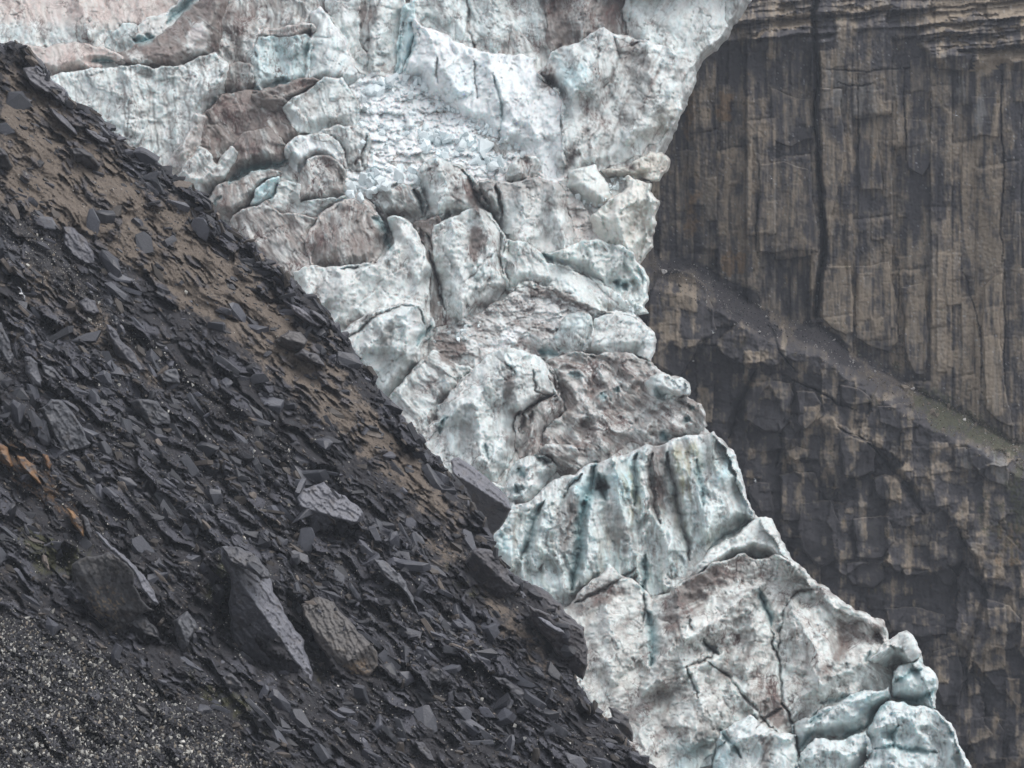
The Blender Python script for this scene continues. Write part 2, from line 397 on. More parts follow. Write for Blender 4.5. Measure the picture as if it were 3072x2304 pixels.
# --- upper wall and big faces
ser('cracked striped ice column right of the pale leaning pillar', P1([(760,-250),(940,-250),(930,100),(940,250),(1030,400),(1030,480),(960,460),(900,380),(860,300),(800,190),(740,60)]), h=4, d=.2, w=.1, ang=88)
ser('layered ice column with thin dark horizontal lines in the upper wall', P1([(1080,-250),(1240,-250),(1240,60),(1210,200),(1200,400),(1180,510),(1040,470),(1020,300),(1030,130),(1090,20)]), h=6, tx=.1, d=.15, band=.8, ang=90, b=.15)
ser('narrow blue ice blade standing at the left end of the white crest', P1([(1240,40),(1300,10),(1310,130),(1320,260),(1290,330),(1250,450),(1215,510),(1185,500),(1200,380),(1215,200)]), h=9, b=.55, d=.05, tx=-.3, r=3)
ser('large striped grey ice wall behind the white crest', C(1,0,[(480,-250),(1340,-250),(1330,60),(1370,300),(1340,430),(900,430),(600,300),(470,200)]), h=1, ty=.05, d=.25, band=.7, ang=88, b=.25)
ser('dark streaked ice wall left of the rounded grey bulge at the top', C(1,0,[(1330,-250),(1830,-250),(1850,150),(1840,320),(1500,420),(1360,360),(1340,150)]), h=2, d=.75, ang=90, band=.35, drip=.8)
ser('rounded smooth grey ice bulge touching the cliff at the top', C(1,0,[(1810,-250),(2800,-250),(2500,-30),(2490,60),(2510,180),(2440,270),(2330,360),(2300,480),(2270,600),(2212,680),(2100,600),(1950,420),(1850,240),(1810,60)]), h=6, tx=.15, ty=-.15, bul=9, rb=40, d=.15, w=.15, ang=120, amp=.5, band=.3)
ser('white blue scooped ice face with a sharp crest above the ice rubble', C(1,0,[(475,130),(520,185),(600,205),(720,275),(840,320),(950,352),(1060,368),(1250,382),(1240,440),(1280,500),(1400,590),(1420,740),(1430,900),(1440,1160),(1300,1160),(1200,1020),(1100,920),(900,800),(700,700),(560,620),(500,500),(400,500),(430,400),(480,270)]), h=7, ty=.45, w=.85, b=.3, d=.02, ang=115, amp=1.0, crestw=1, bul=2)
ser('big grey streaked serac beside the cliff below the rounded bulge', C(1,0,[(1260,470),(1340,400),(1350,350),(1480,292),(1620,212),(1700,172),(1750,208),(1850,228),(1990,258),(2130,300),(2200,370),(2230,500),(2212,650),(2190,770),(2120,860),(2060,920),(1990,940),(1950,1010),(1800,1060),(1690,1110),(1560,1110),(1430,1170),(1420,900),(1415,740),(1400,600)]), h=9, tx=.12, ty=.12, bul=6, rb=30, d=.28, w=.25, ang=112, amp=.8, crestw=.5)
ser('white apron of crushed ice rubble filling the hollow below the scooped face', C(1,0,[(60,560),(150,490),(230,470),(350,500),(500,480),(570,610),(900,790),(1210,1010),(1260,1110),(1420,1190),(1300,1230),(900,1260),(700,1180),(500,1240),(280,1260),(0,1340),(-200,1330),(-160,1200),(-60,1090),(-10,960),(0,830),(-60,640)]), h=1, ty=1.0, bul=2, w=.92, b=.35, d=.05, rub=.55, amp=.7, name='rubble_apron')
ser('cream coloured ice block wedged against the cliff like a log', C(1,0,[(1680,1100),(1800,1090),(1920,1030),(2000,978),(2080,988),(2130,1040),(2110,1110),(2060,1172),(1960,1160),(1850,1142),(1720,1150)]), h=10, c=.7, d=.1, r=8, bul=3, rb=10, ang=20)
ser('pale upright ice pillar left of the log shaped block', C(1,0,[(1470,1200),(1490,1120),(1560,1100),(1640,1078),(1680,1150),(1730,1210),(1745,1290),(1650,1330),(1560,1290)]), h=8, w=.4, c=.25, d=.1)
ser('cream swollen ice mass against the cliff in the middle', C(1,0,[(1830,1150),(1860,1130),(1900,1160),(2010,1190),(2000,1240),(2060,1300),(2030,1400),(2030,1500),(2020,1600),(1950,1690),(1900,1740),(1780,1700),(1690,1570),(1600,1430),(1690,1330),(1780,1265),(1850,1210)]), h=8, ty=.15, c=.5, w=.35, d=.02, bul=5, rb=22, amp=1.5, fs=.7)
ser('pinkish snow gully between the smooth ice wall and the cream swollen mass', C(1,0,[(1400,1200),(1460,1180),(1560,1300),(1620,1420),(1720,1560),(1900,1720),(1960,1900),(1700,1850),(1500,1700),(1520,1560),(1480,1400)]), h=1, ty=.9, p=.55, w=.35, d=.15, rub=.5)
# --- left: dirty domes
ser('pink edged upright ice blade on the left above the dark slope', C(0,0,[(1268,748),(1330,765),(1300,880),(1278,980),(1330,1050),(1240,1180),(1130,1140),(1090,1090),(1170,960),(1240,820)]), h=10, tx=-.3, p=.6, d=.3, ang=65, r=3)
ser('dark dirt covered ice dome right of the pink edged blade', C(0,0,[(1330,740),(1400,680),(1440,620),(1560,600),(1680,600),(1800,640),(1900,700),(1990,840),(1880,960),(1700,1000),(1500,1000),(1400,1090),(1320,1060),(1280,960),(1300,850)]), h=6, ty=.35, d=1., ang=60, hatch=.6, bul=5)
ser('brown topped ice fin pointing right over the dirty domes', C(0,0,[(1640,620),(1720,585),(1900,540),(2030,515),(2065,530),(2050,570),(1980,620),(1900,660),(1840,695),(1760,700),(1680,680)]), h=13, ty=.9, d=.85, p=.35, r=3, bul=2, ang=20)
ser('shaded pale ice face under the brown topped fin', P1([(460,700),(520,640),(680,540),(720,510),(830,515),(880,590),(930,660),(940,760),(900,820),(700,830),(560,840),(500,770)]), h=9, tx=.1, d=.3, w=.15, ang=75, amp=.8)
ser('hatched dirt covered ice hump above a teal crevasse', P1([(-60,1160),(0,1100),(100,1000),(150,920),(230,860),(350,835),(430,900),(480,980),(460,1060),(330,1070),(200,1100),(110,1190),(-30,1230)]), h=9, ty=.35, bul=6, d=.9, hatch=1, ang=75)
ser('grey ice ramp running below the pink edged blade', C(0,0,[(1150,1150),(1290,960),(1360,1010),(1400,1100),(1500,960),(1530,990),(1400,1190),(1320,1290),(1260,1300)]), h=7, d=.35, w=.2, ang=50, p=.2)
ser('white capped ice knob in the middle left', P1([(470,970),(500,930),(570,890),(650,880),(760,900),(830,980),(850,1080),(760,1050),(660,1030),(600,1110),(540,1090),(480,1030)]), h=10, w=.75, d=.2, ang=60, amp=1.1)
ser('dirt capped angular ice block right of the white capped knob', P1([(640,880),(800,820),(900,830),(990,860),(1010,900),(990,1000),(980,1085),(900,1090),(850,1070),(830,980),(760,900)]), h=6, d=.4, b=.15, ang=70)
ser('sharp brown ice pyramid left of the white rubble', P1([(560,1180),(600,1090),(620,1040),(720,1018),(800,1050),(850,1110),(850,1210),(860,1260),(780,1300),(660,1320),(540,1330),(520,1270)]), h=12, tx=.1, d=.6, ang=60, amp=1.2)
ser('long brown ice slab below the teal crevasse', P1([(-60,1330),(20,1220),(120,1190),(250,1120),(350,1108),(430,1120),(420,1160),(330,1200),(250,1330),(130,1420),(20,1400)]), h=11, d=.75, ang=65, r=3)
ser('smooth pale blue ice facet between two brown slabs on the left', P1([(250,1330),(285,1230),(350,1180),(420,1155),(410,1210),(390,1280),(340,1310)]), h=12, b=.6, w=.1, d=.0, amp=.3, r=3)
ser('bluish grey stepped ice below the brown pyramid', P1([(340,1310),(400,1280),(430,1190),(560,1200),(560,1330),(700,1300),(900,1260),(900,1340),(760,1340),(680,1430),(500,1440),(360,1380)]), h=6, b=.2, w=.15, d=.35, ang=20)
ser('brown ribbed ice slope just above the crest of the dark slope', P1([(120,1430),(220,1360),(340,1310),(420,1390),(560,1400),(680,1420),(640,1550),(620,1690),(700,1900),(500,1900),(200,1600)]), h=7, d=.65, ang=55, hatch=.5, p=.25)
ser('round dark grey ice boulder with a pale rim left of centre', P2([(480,420),(500,290),(560,200),(640,140),(750,90),(850,90),(900,130),(940,210),(980,300),(960,400),(900,490),(760,520),(660,530),(520,520)]), h=13, ty=.25, bul=9, rb=30, d=.75, ang=75, hatch=.4, rim=1)
ser('twisted brown and blue ice collar above the round dark ice boulder', P2([(760,90),(880,60),(1000,20),(1100,-10),(1200,20),(1240,120),(1230,180),(1150,215),(1020,200),(980,290),(930,210),(870,120)]), h=8, d=.6, b=.25, ang=50, amp=1.8, hatch=.4)
# --- centre
ser('grey ice tower standing in front of the white rubble', C(1,0,[(500,1150),(520,1090),(575,1042),(620,1032),(680,1062),(780,1092),(850,1160),(900,1280),(940,1340),(900,1420),(800,1400),(700,1380),(620,1420),(560,1400),(530,1300),(505,1220)]), h=11, tx=.05, ty=.05, w=.1, d=.3, ang=80, bul=4)
ser('mushroom shaped grey ice knob on the edge of the white rubble', C(1,0,[(1075,1130),(1110,1070),(1150,1025),(1210,1018),(1262,1030),(1280,1068),(1268,1120),(1240,1150),(1250,1190),(1150,1195),(1120,1165),(1080,1160)]), h=12, d=.4, b=.1, bul=3, rb=9, ang=100)
ser('smooth pale ice wall right of the grey ice tower', C(1,0,[(860,1220),(900,1182),(1000,1190),(1100,1200),(1200,1170),(1300,1172),(1400,1200),(1450,1300),(1490,1450),(1525,1560),(1540,1720),(1400,1700),(1180,1720),(1100,1660),(1040,1500),(1000,1400),(900,1300)]), h=9, tx=.08, ty=0, w=.25, b=.1, d=.22, ang=88, bul=5, crestd=.7)
ser('brown seamed ice gully below the grey tower', P2([(1180,240),(1320,200),(1350,250),(1340,400),(1400,560),(1400,880),(1300,900),(1240,780),(1230,600),(1250,400)]), h=4, d=.85, ang=90, drip=.9, hatch=.5)
ser('pale pillar of ice with a brown grooved front at the centre', P2([(1310,260),(1420,210),(1560,150),(1660,180),(1720,280),(1760,420),(1770,640),(1700,740),(1560,850),(1400,900),(1370,760),(1330,580),(1310,400)]), h=10, w=.05, d=.25, ang=95, bul=5, rb=25)
ser('wide pale ice apron left of centre beside the dark slope', P2([(400,560),(540,520),(660,530),(800,515),(930,510),(1000,440),(1050,380),(1010,210),(1100,215),(1180,300),(1240,420),(1260,650),(1300,900),(1220,1000),(1210,1100),(1100,1250),(1000,1400),(700,1200),(450,800)]), h=7, ty=.1, w=.15, b=.05, d=.17, ang=120, bul=5, rb=25)
ser('smooth ice buttress with a brown ridge line above the dark slope', P2([(660,960),(800,880),(960,800),(1100,770),(1200,775),(1240,860),(1230,950),(1200,1020),(1200,1150),(1100,1260),(980,1400),(800,1200)]), h=11, ty=.1, w=.15, d=.15, ang=115, bul=4)
ser('broad white snow saddle flecked with brown dirt at the centre', C(1,1,[(560,560),(700,450),(850,380),(1050,270),(1190,165),(1350,200),(1550,280),(1700,350),(1900,370),(2000,470),(1900,640),(1500,680),(1250,640),(1080,620),(950,640),(820,730),(650,760),(580,680)]), h=3, ty=.85, bul=3, w=.65, p=.15, d=.5, rub=.4, ang=30, mott=1)
ser('pale rounded ice shoulder beside the cliff right of the snow saddle', C(1,1,[(1560,620),(1620,500),(1640,400),(1750,360),(1870,380),(1960,440),(2020,490),(2040,560),(2020,640),(2000,690),(1800,640),(1680,640)]), h=6, ty=.2, w=.2, b=.15, d=.15, bul=6, rb=20, ang=120)
ser('small blue grey ice dome on the snow saddle', C(1,1,[(1390,520),(1430,430),(1490,385),(1550,368),(1610,400),(1630,500),(1600,580),(1500,650),(1410,590)]), h=5, b=.3, d=.25, bul=4, rb=12)
ser('sloping ice wall with olive streaks right of the central pillar', C(1,1,[(1080,-100),(1230,-60),(1330,60),(1470,80),(1600,150),(1800,260),(1900,390),(1700,340),(1500,270),(1330,190),(1180,170),(1080,220),(1040,100)]), h=5, ty=.3, w=.2, o=.3, d=.2, ang=50, hatch=.3)
ser('lumpy white and teal ice beside the cliff below the cream mass', C(1,1,[(1300,-30),(1500,-80),(1700,-100),(1800,-80),(1900,-20),(1960,80),(1990,200),(1990,280),(1960,330),(1990,370),(1900,380),(1790,300),(1680,210),(1560,110),(1400,60)]), h=5, ty=.25, w=.35, b=.3, c=.2, d=.05, amp=2.2, fs=.55)
# --- lower centre
ser('large ice dome with a dark vertical streak in the middle of the glacier', C(1,1,[(500,1210),(640,1080),(640,980),(720,890),(840,770),(950,650),(1080,610),(1200,630),(1300,690),(1380,790),(1410,900),(1250,985),(1150,1030),(1140,1200),(1100,1310),(1000,1460),(700,1500),(500,1350)]), h=12, ty=.12, bul=9, rb=40, w=.08, b=.18, d=.25, ang=88)
ser('brown stained ice curtain under the right side of the large dome', C(1,1,[(1140,1040),(1250,980),(1400,905),(1430,1000),(1380,1060),(1300,1180),(1280,1290),(1160,1300),(1120,1200)]), h=7, tx=-.2, d=.55, p=.3, ang=88, drip=.9)
ser('knobbly dirt veined ice shoulder left of the large dome', C(1,1,[(420,800),(600,620),(700,700),(840,740),(780,850),(660,980),(640,1080),(520,1210),(500,1380),(300,1200),(330,900)]), h=7, ty=.3, w=.3, d=.45, hatch=.7, amp=1.3, ang=55)
ser('rough dirt veined ice hummocks right of the large dome', C(1,1,[(1300,700),(1420,640),(1650,640),(1850,620),(2060,740),(2120,780),(2212,790),(2240,850),(2240,920),(2330,960),(2370,1100),(2212,1200),(2000,1230),(1870,1200),(1700,1350),(1500,1500),(1350,1370),(1270,1330),(1300,1160),(1450,1000),(1400,860)]), h=6, ty=.65, bul=5, w=.3, p=.2, d=.6, hatch=.9, amp=2.0, fs=.6, ang=35, mott=.5)
ser('small round ice cap with dark shading against the cliff', P3([(1150,110),(1180,70),(1270,40),(1350,75),(1390,70),(1440,105),(1445,185),(1380,200),(1280,205),(1200,190)]), h=9, d=.3, w=.2, bul=4, rb=12, ang=30)
ser('pitted pale ice knoll with teal pockets beside the dark slope', P3([(160,760),(250,800),(290,680),(330,620),(430,590),(530,610),(570,660),(520,720),(500,800),(430,900),(300,900),(200,900),(150,850)]), h=9, ty=.3, bul=5, w=.45, d=.3, amp=1.7, fs=.6, mott=.6)
ser('dark arched ice hollow roof above the pitted pale knoll', P3([(460,600),(480,540),(560,510),(680,520),(720,560),(690,620),(600,660),(560,650),(520,600)]), h=8, d=.6, ang=40, tx=.2)
ser('big fluted ice cliff with teal and olive streaks in the lower middle', P3([(120,1150),(200,1050),(250,960),(300,890),(420,860),(500,780),(600,720),(700,700),(830,620),(950,580),(1090,540),(1160,500),(1280,500),(1400,450),(1500,440),(1600,420),(1690,520),(1730,545),(1745,600),(1790,740),(1810,830),(1870,980),(1790,1020),(1640,1110),(1560,1200),(1480,1330),(1430,1390),(1160,1480),(1060,1440),(950,1440),(700,1540),(560,1560),(350,1450),(200,1300)]), h=10, tx=.05, ty=.05, bul=5, rb=20, b=.3, w=.1, o=.35, d=.15, ang=86, drip=.6, flute=1., crestw=.6)
ser('tilted smooth ice wedge on the right edge below the fluted ice cliff', P3([(1430,1400),(1480,1290),(1560,1190),(1700,1110),(1790,1040),(1870,990),(1940,975),(1975,985),(2000,1040),(2060,1150),(2120,1270),(2000,1230),(1850,1220),(1700,1260),(1560,1340)]), h=11, ty=.1, w=.3, c=.15, d=.1, ang=150, amp=.5, r=4)
# --- lower right tongue
ser('long dirt streaked ice ramp running along the lower right', C(2,2,[(-900,900),(-700,560),(-480,330),(-350,420),(-200,560),(0,440),(190,320),(400,260),(500,300),(600,265),(680,300),(790,370),(880,470),(1000,550),(1120,640),(1200,662),(1300,700),(1330,820),(1380,900),(1370,1060),(1350,1180),(1100,1230),(900,1280),(780,1400),(600,1450),(300,1500),(0,1900),(-900,1900),(-1000,1300)]), h=7, ty=.35, tx=.02, bul=10, rb=50, w=.16, c=.2, d=.40, ang=35, hatch=.6, amp=.8, radial=1, band=.55)
ser('pointed striped ice nose jutting towards the cliff at lower right', C(2,2,[(1290,850),(1340,830),(1400,785),(1450,768),(1490,800),(1520,860),(1545,910),(1540,950),(1470,980),(1400,990),(1300,1000),(1200,960)]), h=10, ty=.1, tx=.1, bul=4, rb=12, w=.25, c=.1, d=.25, ang=-20, band=.3, r=5)
ser('blue grey rounded ice lobe below the pointed nose', C(2,2,[(1365,1030),(1400,990),(1500,970),(1545,920),(1565,1000),(1600,1010),(1640,1060),(1655,1110),(1640,1200),(1640,1270),(1560,1260),(1430,1225),(1360,1200)]), h=12, tx=.05, b=.32, w=.4, d=.12, bul=4, rb=14, amp=.9, r=6)
ser('overhanging white topped ice shelf in the lower right corner', C(2,2,[(700,1380),(820,1330),(900,1270),(1060,1200),(1180,1150),(1260,1160),(1340,1130),(1350,1200),(1270,1270),(1190,1390),(1060,1465),(860,1470),(760,1560),(720,1480)]), h=9, b=.3, w=.5, d=.12, bul=3, rb=14, amp=1.4, r=5, ang=150)
ser('pale blue folded ice lobe against the cliff at the bottom right', C(2,2,[(1180,1440),(1260,1290),(1340,1222),(1430,1222),(1590,1262),(1650,1290),(1740,1370),(1780,1470),(1830,1590),(1870,1650),(1950,1900),(1000,1900),(1060,1700),(1200,1600)]), h=13, tx=.1, ty=.15, b=.3, w=.5, d=.12, bul=5, rb=22, amp=1.9, r=6, fs=.7)
ser('smooth bluish ice boss at the bottom edge right of the dark seam', C(2,2,[(760,1560),(860,1460),(1050,1468),(1190,1410),(1230,1560),(1100,1700),(1000,1900),(780,1900),(740,1700)]), h=12, b=.3, w=.4, d=.12, bul=4, rb=16, amp=1.5, r=5)
ser('pale blue rounded ice boss at the bottom edge left of the dark seam', C(2,2,[(240,1420),(330,1360),(440,1310),(560,1400),(620,1440),(740,1440),(750,1600),(740,1900),(300,1900),(180,1700)]), h=12, b=.25, w=.3, d=.2, bul=5, rb=18, amp=1.2, ang=120)

# ---- painted zones: (channel, value, softness, polygon)
Z = [
 ('w',.9,5,C(0,0,[(1215,290),(1240,160),(1300,145),(1350,190),(1350,280),(1290,350),(1210,340),(1235,310)])),
 ('p',.6,5,C(0,0,[(1215,290),(1240,160),(1300,145),(1350,190),(1350,280),(1290,350),(1210,340),(1235,310)])),
 ('w',.6,6,C(0,0,[(830,350),(930,345),(980,400),(900,420),(840,380)])),
 ('k',.6,10,P1([(30,60),(200,60),(220,260),(180,420),(130,400),(100,250)])),
 ('k',.7,10,P1([(130,330),(230,340),(260,420),(180,430)])),
 ('k',.55,8,P1([(930,20),(1090,30),(1030,250),(1030,430),(960,300),(950,120)])),
 ('k',.6,10,C(1,0,[(580,0),(660,30),(670,220),(620,120)])),
 ('k',.7,12,C(1,0,[(1240,-100),(1400,-100),(1460,200),(1400,330),(1350,250)])),
 ('k',.7,14,C(1,0,[(1620,-100),(1840,-100),(1850,200),(1700,180),(1640,120)])),
 ('d',.5,20,C(1,0,[(1600,250),(1850,240),(2000,300),(2150,500),(1950,800),(1700,1000),(1450,1100),(1430,850),(1600,600)])),
 ('c',.5,20,C(1,0,[(2000,800),(2130,640),(2180,720),(2080,900),(1990,930)])),
 ('b',.5,14,C(1,0,[(1400,400),(1600,420),(1620,600),(1420,580)])),
 ('w',.7,14,C(1,0,[(1250,620),(1500,600),(1450,720),(1420,1150),(1300,1100),(1200,950)])),
 ('b',.55,12,C(1,0,[(620,480),(900,400),(860,620),(700,640)])),
 ('k',.6,8,C(1,0,[(1440,950),(1500,910),(1530,1000),(1480,1120),(1430,1100)])),
 ('d',.7,10,C(1,0,[(1260,480),(1380,380),(1410,560),(1350,610),(1270,560)])),
 ('d',.9,8,C(1,0,[(790,1150),(850,1150),(900,1290),(870,1400),(800,1280)])),
 ('k',.5,8,C(1,0,[(680,1060),(760,1200),(820,1280),(700,1380),(720,1200)])),
 ('d',.7,8,C(1,0,[(1680,1110),(1820,1090),(1930,1040),(1900,1110),(1720,1150)])),
 ('k',.75,8,P1([(1640,1250),(1720,1240),(1760,1400),(1720,1420)])),
 ('d',.9,14,P2([(1500,380),(1540,260),(1600,250),(1640,330),(1580,480),(1540,470)])),
 ('k',.4,14,P2([(1500,380),(1540,260),(1600,250),(1640,330),(1580,480),(1540,470)])),
 ('d',.8,14,P2([(1560,780),(1620,740),(1700,760),(1640,810)])),
 ('d',.8,14,P2([(700,880),(860,830),(960,800),(860,880),(720,920)])),
 ('k',.45,12,P2([(900,930),(1040,880),(1060,940),(1020,1060),(960,1000)])),
 ('w',.8,6,P2([(1110,830),(1190,785),(1220,850),(1200,940),(1130,900)])),
 ('w',1.,6,C(1,1,[(950,600),(1000,530),(1060,470),(1150,460),(1170,490),(1130,570),(1050,600)])),
 ('d',.9,14,C(1,1,[(1190,165),(1350,190),(1550,280),(1680,350),(1550,370),(1350,300),(1200,240)])),
 ('d',.9,12,C(1,1,[(600,560),(760,520),(830,620),(760,720),(640,700)])),
 ('k',.55,12,C(1,1,[(1060,700),(1130,760),(1140,900),(1120,1100),(1130,1250),(1090,1200),(1080,950),(1040,850)])),
 ('k',.5,10,C(1,1,[(1280,1300),(1350,1240),(1450,1250),(1480,1330),(1400,1350)])),
 ('k',.5,12,P3([(1180,500),(1290,510),(1330,800),(1420,1100),(1400,1150),(1270,950),(1200,900),(1180,700)])),
 ('d',.6,14,P3([(1160,560),(1290,520),(1300,800),(1240,960),(1160,900)])),
 ('k',.55,8,P3([(590,900),(690,780),(740,900),(700,1200),(600,1200),(570,1000)])),
 ('k',.5,10,P3([(900,880),(980,900),(1060,1080),(1020,1250),(930,1120)])),
 ('o',.8,14,P3([(990,820),(1060,620),(1110,700),(1130,900),(1080,1100)])),
 ('o',.8,14,P3([(1330,520),(1480,470),(1520,640),(1440,900),(1400,1180),(1340,900)])),
 ('b',.6,14,P3([(940,700),(1060,600),(1090,760),(1010,900),(960,800)])),
 ('b',.7,10,P3([(1650,560),(1700,560),(1700,720),(1650,740)])),
 ('b',.6,12,P3([(690,760),(800,660),(830,760),(760,1000),(720,1100),(740,900)])),
 ('d',.9,14,C(2,2,[(-650,620),(-500,520),(-330,460),(-420,560),(-560,640)])),
 ('d',.85,22,C(2,2,[(-150,600),(0,440),(190,320),(400,262),(480,300),(380,420),(200,560),(60,700),(-40,820),(-150,780)])),
 ('k',.35,18,C(2,2,[(-100,560),(40,460),(160,520),(60,700),(-60,740)])),
 ('d',.8,14,C(2,2,[(980,700),(1180,680),(1310,720),(1310,850),(1100,900),(900,1080),(860,1030),(1000,880)])),
 ('d',.75,14,C(2,2,[(160,1000),(260,1010),(400,1200),(560,1400),(640,1430),(520,1330),(600,1100),(500,1050),(380,1180)])),
 ('d',.85,10,C(2,2,[(500,1120),(600,1080),(660,1250),(700,1350),(610,1420),(520,1320)])),
 ('k',.7,6,C(2,2,[(500,1460),(600,1430),(570,1680),(510,1680)])),
 ('k',.5,10,P3([(600,1540),(800,1440),(960,1380),(1010,1360),(950,1480),(820,1560),(650,1640)])),
 ('b',.5,16,C(2,2,[(-100,1500),(180,1420),(300,1560),(260,1720),(-100,1720)])),
 ('b',.5,16,P3([(160,1100),(240,1060),(300,1200),(220,1260)])),
]
for i, (c, v, s, p) in enumerate(Z): paint(ch[c], p, v, s, 5, 3 + i)
